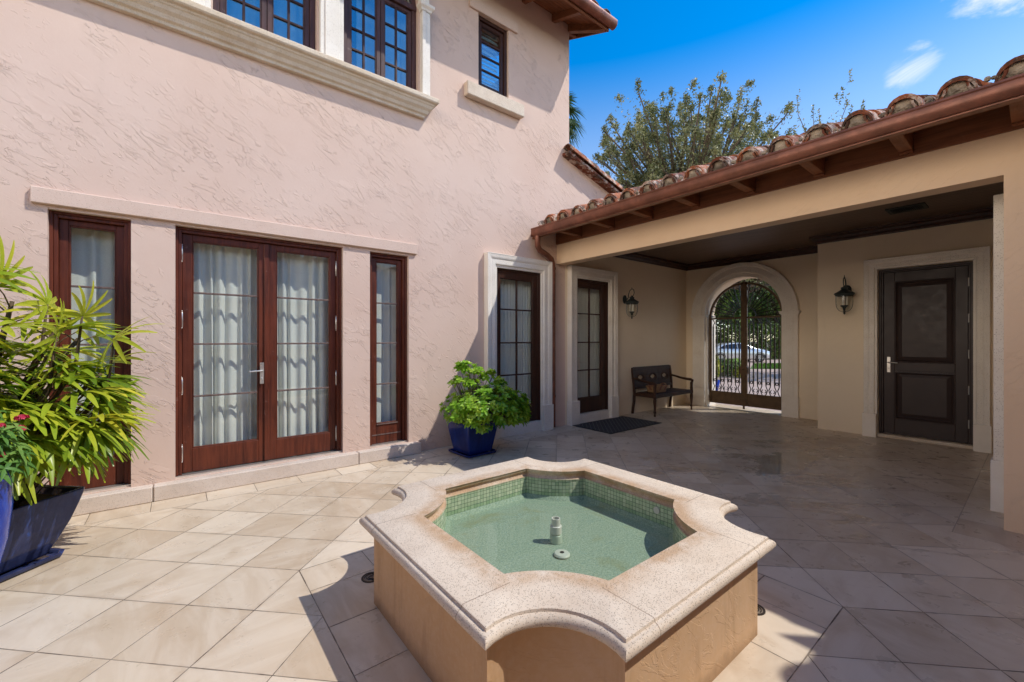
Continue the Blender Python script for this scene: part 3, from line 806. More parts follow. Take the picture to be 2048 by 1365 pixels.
rf.hexa([(-6.6,11.6,ZE+.13),(5.68,11.6,ZE+.13),(5.68,8.2,zroof(8.2)+.13),(-6.6,8.2,zroof(8.2)+.13),(-6.6,11.6,ZE+.15),(5.68,11.6,ZE+.15),(5.68,8.2,zroof(8.2)+.15),(-6.6,8.2,zroof(8.2)+.15)])
rf.build('roof_deck', M['soffitx'], house)
# ---- raked tile coping where the low wing leans on the house
sl = -.292
rk = MB(); d = Vector((1, 0, sl)).normalized(); nn = Vector((-sl, 0, 1)).normalized(); ww = Vector((0, 1, 0))
rr = random.Random(5)
for i in range(10):
    rk.cur = rr.random()
    barrel(rk, Vector((5.24, 5.12, 4.775)) + d*(i*.36) + nn*(.006*(i % 2)), (d+nn*-.03).normalized(), nn, ww, .40, .125, .145, t=.02)
rk.build('rake_tiles', M['terracotta'], house, auto=50)
rb = MB(); rb.hexa([(5.24,5.03,4.70),(8.9,5.03,4.70+3.66*sl),(8.9,5.2,4.70+3.66*sl),(5.24,5.2,4.70),(5.24,5.03,4.745),(8.9,5.03,4.745+3.66*sl),(8.9,5.2,4.745+3.66*sl),(5.24,5.2,4.745)])
rb.build('rake_board', M['terracotta'], house)
wr = MB(); wr.hexa([(5.3,5.25,4.76),(9.6,5.25,4.76+4.3*sl),(9.6,11,4.76+4.3*sl),(5.3,11,4.76),(5.3,5.25,4.80),(9.6,5.25,4.80+4.3*sl),(9.6,11,4.80+4.3*sl),(5.3,11,4.80)])
wr.build('wing_roof', M['terracotta'], house)

# ---- curtains: hung inside, each a thing of its own
def curtain(x0, x1, z0, z1, y, label, folds, amp=.03, seed=0):
    rr = random.Random(seed); n = int(folds*12); m = 14; ph = rr.uniform(0, 6); mb = MB(); vs = []
    for i in range(m+1):
        fz = i/m
        for j in range(n+1):
            u = j/n; x = x0+(x1-x0)*u
            w = math.sin(u*folds*2*PI+ph+1.7*math.sin(u*5.3+seed*1.7)+.8*math.sin(u*13.1+seed)+.25*math.sin(fz*3+u*9))
            a = amp*(.55+.55*fz)*(.75+.4*math.sin(u*11+seed*2))
            vs.append((x+.35*a*math.cos(u*folds*2*PI+ph), y+a*w, z1-(z1-z0)*fz))
    fs = [(i*(n+1)+j, i*(n+1)+j+1, (i+1)*(n+1)+j+1, (i+1)*(n+1)+j) for i in range(m) for j in range(n)]
    mb.add(vs, fs); o = mb.build('curtain', M['curtain'], None, smooth=True)
    return tag(o, label, 'curtain', 'curtains hung behind the windows')
curtain(-.83, -.37, .18, 2.58, 5.46, 'curtain behind the narrow window half hidden by the lady palm', 4, .03, 1)
curtain(.03, .74, .18, 2.58, 5.46, 'pleated white curtain behind the french door leaf with the lever', 6.5, .045, 2)
curtain(.78, 1.50, .18, 2.58, 5.46, 'pleated white curtain behind the french door leaf without a handle', 6.5, .045, 3)
curtain(1.90, 2.36, .18, 2.58, 5.46, 'curtain behind the narrow window right of the french doors', 4, .03, 4)
curtain(3.83, 4.68, .18, 2.58, 5.36, 'sheer white curtain in the stone cased window behind the potted shrub', 15, .016, 5)
curtain(5.60, 6.43, .18, 2.58, 5.36, 'sheer white curtain in the stone cased window above the door mat', 15, .016, 6)
curtain(.30, 1.22, 4.76, 6.4, 5.46, 'blue tinted curtain in the left of the two upper windows', 8, .03, 7)
curtain(1.78, 2.50, 4.76, 6.4, 5.46, 'curtain in the arched upper window nearest the house corner', 6, .03, 8)

# ================================================================ PORCH (covered entry)
porch = thing('covered_porch', 'covered entry porch with stucco beam, tiled roof and dark board ceiling', 'porch', (5.1, 2.6, 0))
XB = 5.1
mb = MB()
o_ = [(-3.2,0),(.19,0),(.19,2.80),(5.198,2.80),(5.198,3.13),(-3.2,3.13)]       # pier and beam in one
mb.add([(x, y, z) for x in (XB, XB+.21) for y, z in o_], [tuple(t) for t in tessellate_polygon([[Vector((y, z, 0)) for y, z in o_]])] + [tuple(6+i for i in t) for t in tessellate_polygon([[Vector((y, z, 0)) for y, z in o_]])] + [(i, (i+1) % 6, 6+(i+1) % 6, 6+i) for i in range(6)])
mb.build('beam', M['stucco_tan'], porch)
mb = MB(); mb.box(XB+.05, XB+.19, -3.2, 5.19, 3.132, 3.42); mb.build('upper_wall', M['stucco_tan'], porch)
mb = MB()
AC, AZ, AR = 3.957, 2.06, .775
XG = lambda h, d, z: (9.35+d, h, z)
XD = lambda h, d, z: (8.5+d, h, z)
ah = [(AC+AR, 0.), (AC+AR, AZ)] + arc(AC, AZ, AR, 0, PI, 20)[1:-1] + [(AC-AR, AZ), (AC-AR, 0.)]
# the arch opening reaches the floor: outline runs round it
panel(mb, [(2.2,0.)]+ah[::-1]+[(5.2,0.),(5.2,3.6),(2.2,3.6)], [], XG, .4)
n = len(ah)
mb.add([(9.35,h,z) for h,z in ah]+[(9.75,h,z) for h,z in ah], [(i,i+1,n+i+1,n+i) for i in range(n-1)])
panel(mb, [(2.2,0.)]+ah[::-1]+[(5.6,0.),(5.6,3.6),(2.2,3.6)], [], lambda h, d, z: (9.75+d, h, z), .1)
panel(mb, [(-1.,0.),(.585,0.),(.585,2.585),(1.585,2.585),(1.585,0.),(2.37,0.),(2.37,3.6),(-1.,3.6)], [], XD, .1)
mb.add([(8.5,.585,0),(8.5,.585,2.585),(8.5,1.585,2.585),(8.5,1.585,0),(8.7,.585,0),(8.7,.585,2.585),(8.7,1.585,2.585),(8.7,1.585,0)], [(0,1,5,4),(1,2,6,5),(2,3,7,6)])
mb.add([(8.5,2.37,0),(9.35,2.37,0),(9.35,2.37,3.6),(8.5,2.37,3.6)], [(0,1,2,3)])
mb.box(8.75, 9.74, -1, 2.2, 0, 3.6)
mb.box(XB+.215, 8.5, -.1, .19, 0, 3.3)
mb.build('wall', M['stucco_in'], porch)

c = MB(); c.box(XB+.2, 9.6, .0, 5.2, 3.25, 3.27); c.build('ceiling', M['beadboard'], porch)
CM = [(0,3.118),(.018,3.118),(.025,3.14),(.05,3.165),(.062,3.20),(.095,3.215),(.10,3.2495),(0,3.2495)]
c = MB()
c.rings([[(x, 5.2-o, z) for o, z in CM] for x in (XB+.21, 9.35)])
c.rings([[(9.35-o, 5.2, z) for o, z in CM], [(9.35-o, 2.37+o, z) for o, z in CM], [(8.5-o, 2.37+o, z) for o, z in CM], [(8.5-o, .19, z) for o, z in CM]])
c.build('crown_moulding', M['wood_dark'], porch)

# ---- eave: frieze, deck, rafter tails, gutter, downpipe
SL = .36
def zd(x): return 3.30 + (x-4.55)*SL
s = MB(); s.box(XB-.02, XB+.05, -3.2, 5.195, 3.131, 3.47); s.build('frieze_board', M['soffit'], porch)
s = MB()
for i in range(5):
    a = 4.56+i*.11; b = a+.107
    s.hexa([(a,-1.3,zd(a)-.03),(b,-1.3,zd(b)-.03),(b,5.19,zd(b)-.03),(a,5.19,zd(a)-.03),(a,-1.3,zd(a)-.008),(b,-1.3,zd(b)-.008),(b,5.19,zd(b)-.008),(a,5.19,zd(a)-.008)])
s.build('soffit', M['soffit'], porch)
s = MB(); s.box(4.545, 4.57, -1.3, 5.195, 3.15, 3.285); s.build('fascia', M['soffit'], porch)
for k_ in range(10):
    yc = 4.64 - k_*.648; w = .045
    t = MB(); a, b = 4.571, XB-.021
    t.hexa([(a,yc-w,3.172),(b,yc-w,3.168),(b,yc+w,3.168),(a,yc+w,3.172),(a,yc-w,zd(a)-.032),(b,yc-w,zd(b)-.032),(b,yc+w,zd(b)-.032),(a,yc+w,zd(a)-.032)])
    t.box(b-.045, b, yc-w, yc+w, 3.15, 3.1675)
    t.build('rafter_tail', M['soffitx'], porch, bevel=.004)
GQ = [(.0,.135),(-.004,.135),(-.006,.12),(.002,.11),(-.002,.07),(.010,.035),(.035,.012),(.05,.012),(.05,.0),(.075,.0),(.115,.0),(.115,.13),(.108,.13),(.108,.01),(.06,.012),(.045,.022),(.022,.045),(.010,.075)]
s = MB(); s.rings([[(4.43+o, y, 3.148+u) for o, u in GQ] for y in (-1.28, 5.10)])
gt = s.build('gutter', M['gutter'], porch, auto=40)
for y in (5.02, 3.955, 2.69, 1.393, .10, -1.2):
    s = MB(); s.rings([[(4.428+o*1.03, yy, 3.145+u*1.03) for o, u in GQ] for yy in (y, y+.018)]); s.build('gutter_strap', M['gutter'], gt, auto=40)
s = MB(); s.box(4.432, 4.54, 5.095, 5.102, 3.152, 3.28); s.build('end_cap', M['gutter'], gt)
# downpipe
s = MB()
s.tube([(4.50,5.02,3.16),(4.50,5.02,3.07),(4.52,5.035,3.00),(4.58,5.06,2.955),(4.80,5.11,2.90),(4.91,5.135,2.86),(4.955,5.145,2.78),(4.96,5.145,2.6),(4.96,5.145,.03)], .046, 14)
s.build('downpipe', M['gutter'], porch, auto=50)
s = MB()
for z in (2.70, .55): s.lathe([(.052,-.02),(.052,.02)], (4.96,5.145,z), 14, True); s.box(4.86, 4.96, 5.165, 5.195, z-.012, z+.012)
s.build('pipe_clip', M['gutter'], porch)
# splash guard at the inner corner of the gutter
s = MB(); s.box(4.30, 4.45, -1.29, -1.282, 3.27, 3.56); s.box(4.42, 4.428, -1.29, -1.12, 3.27, 3.56); s.build('splash_guard', M['gutter'], porch)

tiles(porch, (4.535, -1.0625+.0, 3.308), (1, 0, SL), (0, 1, 0), 21, 9)
dk = MB(); dk.hexa([(4.55,-3,3.29),(7.6,-3,4.388),(7.6,5.2,4.388),(4.55,5.2,3.29),(4.55,-3,3.30),(7.6,-3,4.398),(7.6,5.2,4.398),(4.55,5.2,3.30)])
dk.hexa([(7.6,-3,4.388),(10.4,-3,3.38),(10.4,5.4,3.38),(7.6,5.4,4.388),(7.6,-3,4.40),(10.4,-3,3.40),(10.4,5.4,3.40),(7.6,5.4,4.40)])
dk.build('roof_deck', M['terracotta'], porch)

# ---- stone arch round the gateway
s = MB(); q = [(0,0),(0,.06),(.07,.066),(.078,.085),(.10,.09),(.20,.09),(.215,.10),(.25,.105),(.285,.11),(.29,0)]
surround(s, XG, [(AC+AR*math.cos(t), AZ+AR*math.sin(t), math.cos(t), math.sin(t)) for t in [PI*i/28 for i in range(29)]], q)
for sg in (-1, 1):
    a = AC+sg*AR; b = AC+sg*(AR+.275)
    lo, hi = min(a, b), max(a, b)
    s.box(9.275, 9.35, lo, hi, .40, 1.985)
    s.box(9.265, 9.275, lo+.07, hi-.07, .405, 1.98)
    s.box(9.262, 9.35, lo-.012*(sg < 0)-.0, hi+.012*(sg > 0), 0, .40)
    for z0, z1, o in ((1.985, 2.005, .012), (2.005, 2.04, .03), (2.04, 2.06, .04)):
        s.box(9.275-o, 9.35, lo-o, hi+o, z0, z1)
    # reveal lining
    r0, r1 = (a-.03, a+.005) if sg > 0 else (a-.005, a+.03)
    s.box(9.352, 9.74, r0, r1, 0, 2.055)
s.build('stone_arch', M['stone'], porch, bevel=.003)
o = casing(.585, 1.585, 2.585, w=.155, mp=XD, parent=porch, plinth=.36); o['label'] = 'pale stone casing round the dark entry door'
# side casing at the pier
s = MB(); s.box(5.60, 5.75, .191, .268, .446, 2.768); s.box(5.585, 5.755, .191, .285, 0, .446); s.box(5.752, 7.2, .191, .262, 2.55, 2.768); s.build('stone_casing', M['stone'], porch, bevel=.004)

# ---- entry door
ds = MB()
ds.box(8.545, 8.66, .587, .617, 0.055, 2.583); ds.box(8.545, 8.66, 1.553, 1.583, .055, 2.583); ds.box(8.545, 8.66, .617, 1.553, 2.553, 2.583)
ds.box(8.562, 8.66, .617, .637, .055, 2.553); ds.box(8.562, 8.66, 1.533, 1.553, .055, 2.553); ds.box(8.562, 8.66, .637, 1.533, 2.533, 2.553)
ds.build('door_frame', M['entry'], porch, bevel=.003)
d = MB(); Y0, Y1 = .64, 1.53; xf = 8.575
stl = .125
zs = [(.30, 1.02), (1.16, 2.38)]
d.box(xf, xf+.05, Y0, Y0+stl, .06, 2.53); d.box(xf, xf+.05, Y1-stl, Y1, .06, 2.53)
for z0, z1 in ((.06, .30), (1.02, 1.16), (2.38, 2.53)): d.box(xf+.001, xf+.05, Y0+stl, Y1-stl, z0, z1)
door = d.build('entry_door', M['entry'], porch, bevel=.004)
for z0, z1 in zs:
    a, b = Y0+stl, Y1-stl; p = MB()
    def fr(o, x): return [(x, a+o, z0+o), (x, b-o, z0+o), (x, b-o, z1-o), (x, a+o, z1-o)]
    L = [fr(0, xf-.010), fr(.016, xf-.014), fr(.028, xf+.006), fr(.045, xf+.016), fr(.085, xf+.002)]
    vs = [q for l in L for q in l]; fs = [(i*4+j, i*4+(j+1) % 4, i*4+4+(j+1) % 4, i*4+4+j) for i in range(4) for j in range(4)]+[(16,17,18,19)]
    p.add(vs, fs); p.build('door_panel', M['entry'], door)
h = MB(); h.box(xf-.008, xf, 1.452, 1.49, 1.0, 1.235); h.tube([(xf,1.47,1.155),(xf-.05,1.47,1.155),(xf-.06,1.455,1.155),(xf-.058,1.36,1.15)], [.008,.009,.009,.007], 8); h.ball((xf-.008,1.471,1.065),(.005,.010,.014)); h.build('handle', M['silver'], door, bevel=.003)
for z in (.33, .80, 1.30, 1.80, 2.30):
    h = MB(); h.lathe([(.009,-.06),(.009,.06)], (xf-.006, .632, z), 8, True); h.build('hinge', M['silver'], door)
h = MB(); h.box(8.47, 8.66, .587, 1.583, .004, .052); h.build('threshold', M['sillstone'], porch, bevel=.004)

# ---- air vent in the porch ceiling
v = thing('ceiling_vent', 'black slotted air vent set flush in the dark board ceiling', 'air vent', (7.59, 1.12, 3.25))
s = MB(); x0, x1, y0, y1 = 7.43, 7.76, .93, 1.315
for a, b, c_, d_ in ((x0, x0+.05, y0, y1), (x1-.05, x1, y0, y1), (x0+.05, x1-.05, y0, y0+.04), (x0+.05, x1-.05, y1-.04, y1)): s.box(a, b, c_, d_, 3.238, 3.249)
s.build('frame', M['lamp'], v)
s = MB(); s.box(x0+.045, x1-.045, y0+.035, y1-.035, 3.2455, 3.249); s.build('backing', M['black'], v)
s = MB()
for i in range(16): s.hexa([(x0+.05,y0+.05+i*.019,3.236),(x1-.05,y0+.05+i*.019,3.236),(x1-.05,y0+.053+i*.019,3.236),(x0+.05,y0+.053+i*.019,3.236)]+[(x0+.05,y0+.058+i*.019,3.246),(x1-.05,y0+.058+i*.019,3.246),(x1-.05,y0+.061+i*.019,3.246),(x0+.05,y0+.061+i*.019,3.246)])
s.build('slat', M['lamp'], v)

gw = thing('light_block_wall', 'added unseen pink stucco wall blocking low sky light on the side away from the porch', 'wall', (-5.2, 2, 0))  # unseen wall added to keep low sky light off fountain and paving
mb = MB(); mb.box(-5.35, -5.05, -1.3, 5.19, 0, 2.5); mb.build('wall', M['stucco'], gw, bevel=.02)
mb = MB(); mb.box(-5.42, -4.98, -1.3, 5.19, 2.503, 2.6); mb.build('coping', M['stone'], gw, bevel=.01)

# ================================================================ OPPOSITE WING (behind the camera, mirrored in the glass)
wing = thing('garden_wing', 'single storey stucco wing with tiled eave facing the french doors across the courtyard', 'house wing', (-2, -1.4, 0))
mb = MB(); mb.box(-8, 2.1, -3.0, -1.35, 0, 3.52); mb.box(2.1, 5.09, -3.2, -2.0, 0, 3.52); mb.build('wall', M['stucco'], wing)
mb = MB(); mb.box(-8, 2.3, -.62, -.50, 3.17, 3.30); mb.box(2.3, 4.42, -1.25, -1.13, 3.17, 3.30); mb.build('gutter', M['gutter'], wing)
tiles(wing, (-7.9, -.56, 3.32), (0, -1, .36), (1, 0, 0), 35, 6)
tiles(wing, (2.35, -1.19, 3.32), (0, -1, .36), (1, 0, 0), 7, 4)
mb = MB(); mb.hexa([(-8,-.55,3.27),(2.3,-.55,3.27),(2.3,-3,4.15),(-8,-3,4.15),(-8,-.55,3.30),(2.3,-.55,3.30),(2.3,-3,4.18),(-8,-3,4.18)])
mb.hexa([(2.3,-1.2,3.27),(5.0,-1.2,3.27),(5.0,-3,3.92),(2.3,-3,3.92),(2.3,-1.2,3.30),(5.0,-1.2,3.30),(5.0,-3,3.95),(2.3,-3,3.95)])
mb.build('roof_deck', M['soffitx'], wing)

# ================================================================ GATE
gate = thing('iron_gate', 'bronze iron double gate with sunburst top and scrollwork in the stone arch', 'gate', (9.47, AC, 0))
xg = 9.47
def gleaf(sg):
    """sg -1: the leaf towards the entry door, +1: the leaf by the bench"""
    yo, yi = AC+sg*.755, AC+sg*.012
    lo, hi = min(yo, yi), max(yo, yi)
    f = MB()
    f.box(xg-.02, xg+.02, *sorted((yo, yo-sg*.055)), .085, 1.985); f.box(xg-.02, xg+.02, *sorted((yi, yi+sg*.05)), .085, 2.73)
    for z0, z1 in ((.085,.125), (.325,.355), (1.955,1.99)): f.box(xg-.018, xg+.018, lo+.05, hi-.05, z0, z1)
    r = .755
    f.rings([[(xg+dx, AC+sg*rr_*math.cos(t), 1.97+rr_*math.sin(t)) for rr_, dx in ((r,-.02),(r,.02),(r-.045,.02),(r-.045,-.02))] for t in [PI/2*i/14 for i in range(15)]])
    leaf = f.build('gate_leaf', M['iron_brown'], gate, bevel=.002)
    b = MB(); nb = 8; ys = [lo+.05+(hi-lo-.10)*(i+.5)/nb for i in range(nb)]
    for i, y in enumerate(ys):
        b.box(xg-.011, xg+.011, y-.011, y+.011, .56, 1.80)
        if i % 2 == 0 and i > 0: b.ball((xg, y, 1.02 if i % 4 else .80), (.02,.018,.03), 8, 6)
        if i == nb-2 or i == 1: b.ball((xg, y, .72), (.02,.02,.035), 8, 6)
    b.build('bars', M['iron'], leaf)
    lowr, top = MB(), MB()
    for k0, k1 in zip(ys[:-1], ys[1:]):
        m_ = (k0+k1)/2; w = (k1-k0)/2
        if ys.index(k0) % 2 == 0:
            for z0, z1 in ((.56, .36), (1.80, 1.95)):
                for q in (-1, 1):
                    (lowr if z0 < 1 else top).tube([(xg, m_+q*w, z0), (xg, m_+q*w*1.0, z0+(z1-z0)*.15), (xg, m_+q*w*.3, z0+(z1-z0)*.5), (xg, m_+q*w*.9, z0+(z1-z0)*.9), (xg, m_+q*w*1.25, z1)], .010, 5)
            lowr.tube([(xg, m_+w*.55*math.cos(t), .60+w*.6*math.sin(t)) for t in [2*PI*i/14 for i in range(15)]], .009, 5)
        else:
            for z0, sg2 in ((.40, 1), (1.91, -1)):
                for q in (-1, 1):
                    (lowr if z0 < 1 else top).tube([(xg, m_+q*w*(.1+.9*math.sin(t)), z0+sg2*.035*(1-math.cos(t))) for t in [.3+2.4*i/8 for i in range(9)]], .009, 5)
    lowr.build('scrollwork', M['iron'], leaf); top.build('scrollwork', M['iron'], leaf); s = MB()
    for i in range(9):                                       # sunburst
        t = PI/2*(i+.35)/9.2
        s.tube([(xg, AC+sg*.22*math.cos(t)+sg*.02, 1.99+.22*math.sin(t)), (xg, AC+sg*.715*math.cos(t)+sg*.01, 1.975+.715*math.sin(t))], .011, 5)
        s.tube([(xg, AC+sg*(.60+.05*math.cos(u))*math.cos(t+.085+.05*math.sin(u)), 1.98+(.60+.05*math.cos(u))*math.sin(t+.085+.05*math.sin(u))) for u in [2*PI*j/8 for j in range(9)]], .009, 4)
    s.tube([(xg, AC+sg*(.21*math.cos(t)+.02), 1.99+.21*math.sin(t)) for t in [PI/2*i/10 for i in range(11)]], .010, 5)
    s.build('sunburst', M['iron'], leaf)
    p = MB(); p.box(xg-.008, xg+.008, lo+.05, hi-.05, .125, .325); p.build('kick_panel', M['iron_brown'], leaf)
    if sg < 0:
        p = MB()
        o_ = [(.08,.90),(.05,.96),(.03,1.0),(.03,1.06),(-.03,1.06),(-.03,1.0),(-.05,.96),(-.08,.90),(-.08,.80),(-.05,.74),(-.03,.70),(-.03,.64),(.03,.64),(.03,.70),(.05,.74),(.08,.80)]
        p.rings([[(xg+dx, AC+y, z) for y, z in o_] for dx in (-.045, .045)])
        p.lathe([(.012,0),(.03,.0),(.03,.02),(.012,.02)], (xg-.06, AC, .87), 10, True)
        p.build('lock_box', M['iron_brown'], leaf, bevel=.004)
        p = MB(); p.box(xg-.03, xg-.0205, AC-.02, AC+.02, .02, 2.74); p.build('astragal', M['iron_brown'], leaf)
gleaf(-1); gleaf(1)
for sg in (-1, 1):
    s = MB(); s.box(xg-.028, xg+.028, *sorted((AC+sg*.757, AC+sg*.772)), .03, 1.99); s.build('gate_post', M['iron_brown'], gate)

# ================================================================ FOUNTAIN
FX, FY = 1.760, 1.803
ft = thing('fountain_basin', 'square stucco fountain basin with notched coral stone rim and shallow green water', 'fountain', (FX, FY, 0))
HX, HY = .944, .958
def outline(off, z, n=12, adj=0.):
    hx, hy = HX-off, HY-off; cx, cy, r = HX-.088, HY-.088, .257+off; pts = []
    for qx, qy in ((1,-1), (1,1), (-1,1), (-1,-1)):
        # arc seen from its centre, opening outwards; tips lie on the two edges
        dy = HY-.088-hy; tx = math.sqrt(max(r*r-dy*dy, 1e-6)); ay = math.atan2(-dy, -tx)   # tip on the y edge
        dx = HX-.088-hx; ty = math.sqrt(max(r*r-dx*dx, 1e-6)); ax = math.atan2(-ty, -dx)
        a0, a1 = (ay if ay > 0 else ay+2*PI), (ax if ax > 0 else ax+2*PI)
        a = [(cx+r*math.cos(a0+(a1-a0)*i/n), cy+r*math.sin(a0+(a1-a0)*i/n)) for i in range(n+1)]
        a = [(qx*u, qy*v) for u, v in a]
        if qx*qy > 0: a = a[::-1]
        pts += a
    return [(FX+u, FY+v, z) for u, v in pts]
prof = [(.275,.437),(.258,.44),(.249,.452),(.249,.466),(.255,.475),(.263,.478),(.265,.486),(.267,.497),(.273,.50),(.026,.50),(.021,.497),(.019,.486),(.010,.483),(.002,.476),(-.004,.466),(-.004,.452),(.002,.441),(.012,.436),(.07,.436)]
# joints across the coping: four corner stones and four straights share one ring
s = MB(); rg = [outline(o, z) for o, z in prof]
s.rings(rg+[rg[0]], cap=False)
cop = s.build('coping', None or M['coping'], ft, auto=38)
s = MB(); s.rings([outline(.055, 0.), outline(.055, .44)], cap=False); bd = s.build('basin_wall', M['stucco_fount'], ft, auto=38)
s = MB(); a, b = outline(.272, .44, 12), outline(.272, .312, 12); n = len(a)
me_v = a+b; s.add(me_v, [(i, (i+1) % n, n+(i+1) % n, n+i) for i in range(n)])
ms = s.build('mosaic_band', M['mosaic'], ft)
uvl = ms.data.uv_layers.new(name='UVMap'); acc = [0.]
for i in range(n): acc.append(acc[-1]+(Vector(a[i])-Vector(a[(i+1) % n])).length)
for p in ms.data.polygons:
    i = p.index
    for li, (u, v) in zip(p.loop_indices, ((acc[i],.128),(acc[i+1],.128),(acc[i+1],0),(acc[i],0))): uvl.data[li].uv = (u, v)
s = MB(); a = outline(.272, .312); b = outline(.30, .285); n = len(a)
s.add(a+b, [(i, (i+1) % n, n+(i+1) % n, n+i) for i in range(n)])
lp = [Vector(q) for q in b]; s.add(b, [tuple(t) for t in tessellate_polygon([[Vector((q.x, q.y, 0)) for q in lp]])])
s.build('basin_floor', M['plaster'], ft)
lp = outline(.2725, .338); s = MB(); s.add(lp, [tuple(t) for t in tessellate_polygon([[Vector((q[0], q[1], 0)) for q in lp]])])
s.build('water', M['water'], ft)
s = MB(); c = (1.775, 1.815, .287)
s.lathe([(.0,0),(.036,0),(.036,.045),(.034,.047),(.034,.05),(.031,.05),(.031,.055),(.035,.056),(.035,.098),(.033,.10),(.0265,.10),(.0265,.142),(.021,.142),(.021,.08),(0,.08)], c, 26)
s.build('nozzle_pipe', M['pvc'], ft, auto=35)
s = MB(); s.lathe([(.0,.012),(.012,.012),(.014,.016),(.040,.013),(.046,.006),(.046,0)], (1.69, 1.68, .289), 26); dc = s.build('drain_cover', M['drain'], ft, auto=35)
s = MB(); s.lathe([(0,.0165),(.011,.0165),(.011,.006)], (1.69, 1.68, .289), 12); s.build('drain_hole', M['black'], dc)
s = MB(); s.tube([(FX+.663, FY-.25, .395), (FX+.673, FY-.25, .395)], .022, 16); s.build('inlet', M['drain'], ft)

def floordrain(x, y, label):
    t = thing('floor_drain', label, 'floor drain', (x, y, .001), 0, 'floor drains beside the fountain')
    s = MB(); s.lathe([(.058,.0),(.058,.005),(.048,.005),(.048,.002)], (x, y, .001), 22); s.build('rim', M['iron'], t)
    s = MB()
    for i in range(3):
        s.tube([(x+(.014+.012*i)*math.cos(a), y+(.014+.012*i)*math.sin(a), .004) for a in [.5+i*2+4.6*j/12 for j in range(13)]], .003, 5)
    s.build('grate', M['iron'], t)
    s = MB(); s.lathe([(0,.0015),(.05,.0015)], (x, y, .001), 22); s.build('backing', M['grout'], t)
floordrain(.95, 2.63, 'round floor drain half hidden behind the sunlit side of the fountain')
floordrain(2.51, 1.0, 'round floor drain on the shaded side of the fountain')

# ================================================================ POTS
def squarepot(name, label, loc, rz, hs, prof, mat, saucer, group=None, soil=.9):
    t = thing(name, label, 'planter', loc, rz, group); s = MB()
    def ring(h, z, ch=.12):
        c_ = h*ch; p = [(h,-h+c_),(h,h-c_),(h-c_,h),(-h+c_,h),(-h,h-c_),(-h,-h+c_),(-h+c_,-h),(h-c_,-h)]
        return [(x, y, z) for x, y in p]
    s.rings([ring(h, z, .07) for h, z in prof], cap=True); s.build('pot', mat, t, local=True, bevel=.006, seg=2)
    if saucer:
        s = MB(); h, z = saucer; s.rings([ring(h*.86, .002), ring(h*.97, .012), ring(h, z), ring(h-.02, z), ring(h*.88, z*.45), ring(h*.3, z*.4)], cap=True); s.build('saucer', mat, t, local=True, bevel=.003)
    hh, zz = prof[-1]
    s = MB(); r_ = ring(hh*1.0, zz+.008); s.add(r_+[(0,0,zz+.025)], [(i, (i+1) % 8, 8) for i in range(8)]); s.build('soil', M['dirt'], t, local=True)
    return t
P2 = (3.07, 4.72, 0)
squarepot('planter', 'deep blue square tapered pot by the stone cased window', P2, R(3), .2,
          [(.10,.03),(.185,.03),(.19,.05),(.225,.24),(.252,.40),(.262,.43),(.25,.435),(.235,.43),(.22,.38)], M['glaze_blue'], (.245,.035), 'blue glazed pots')
P1 = (-1.02, 4.22, 0)
squarepot('planter', 'large navy streaked square pot bulging towards its rim under the lady palm', P1, R(45), .3,
          [(.15,.035),(.225,.035),(.235,.05),(.275,.14),(.315,.25),(.345,.36),(.362,.43),(.365,.455),(.35,.46),(.33,.45),(.31,.40)], M['glaze_dark'], (.30,.04), 'blue glazed pots')
P3 = (-.975, 3.50, 0)
t = thing('planter', 'bright cobalt round pot cut by the photo edge with red flowers', 'planter', P3, 0, 'blue glazed pots')
s = MB(); s.lathe([(.0,.0),(.15,.0),(.165,.02),(.20,.20),(.245,.42),(.262,.60),(.258,.74),(.262,.77),(.262,.80),(.245,.805),(.235,.79),(.235,.70)], (0,0,0), 40); s.build('pot', M['glaze_bright'], t, local=True, smooth=True)
s = MB(); s.lathe([(0,.75),(.238,.73)], (0,0,0), 24); s.build('soil', M['dirt'], t, local=True)

# ================================================================ DOOR MAT
s = MB(); s.box(5.40, 6.78, 4.28, 5.07, .004, .012)
o = tag(s.build('door_mat', M['mat']), 'dark grey diamond patterned rubber mat lying before the porch window', 'door mat')
s = MB()
for a, b, c_, d_ in ((5.37, 6.81, 4.25, 4.28), (5.37, 6.81, 5.07, 5.10), (5.37, 5.40, 4.28, 5.07), (6.78, 6.81, 4.28, 5.07)): s.box(a, b, c_, d_, .0035, .010)
s.build('mat_edge', M['black'], o)

# ================================================================ BENCH
B = (7.93, 4.90, 0)
bench = thing('garden_bench', 'dark carved wooden bench with curved arms against the porch wall', 'bench', B)
hw, yf, yb = .69, -.235, .24
s = MB(); s.box(-hw+.03, hw-.03, yf+.0, yb-.02, .385, .425); s.box(-hw+.02, hw-.02, yf-.012, yf+.02, .36, .43)
s.box(-hw+.0, -hw+.035, yf+.02, yb, .36, .43); s.box(hw-.035, hw, yf+.02, yb, .36, .43)
for i in range(9): s.box(-hw+.05, hw-.05, yf+.035+i*.047, yf+.035+i*.047+.038, .4255, .437)
s.build('seat', M['bench'], bench, local=True, bevel=.004)
LEGP = [(.014,0),(.018,.02),(.016,.06),(.026,.075),(.026,.095),(.02,.11),(.03,.27),(.032,.33),(.024,.345),(.035,.36),(.035,.43),(.026,.44),(.033,.47),(.026,.50),(.03,.57),(.024,.60)]
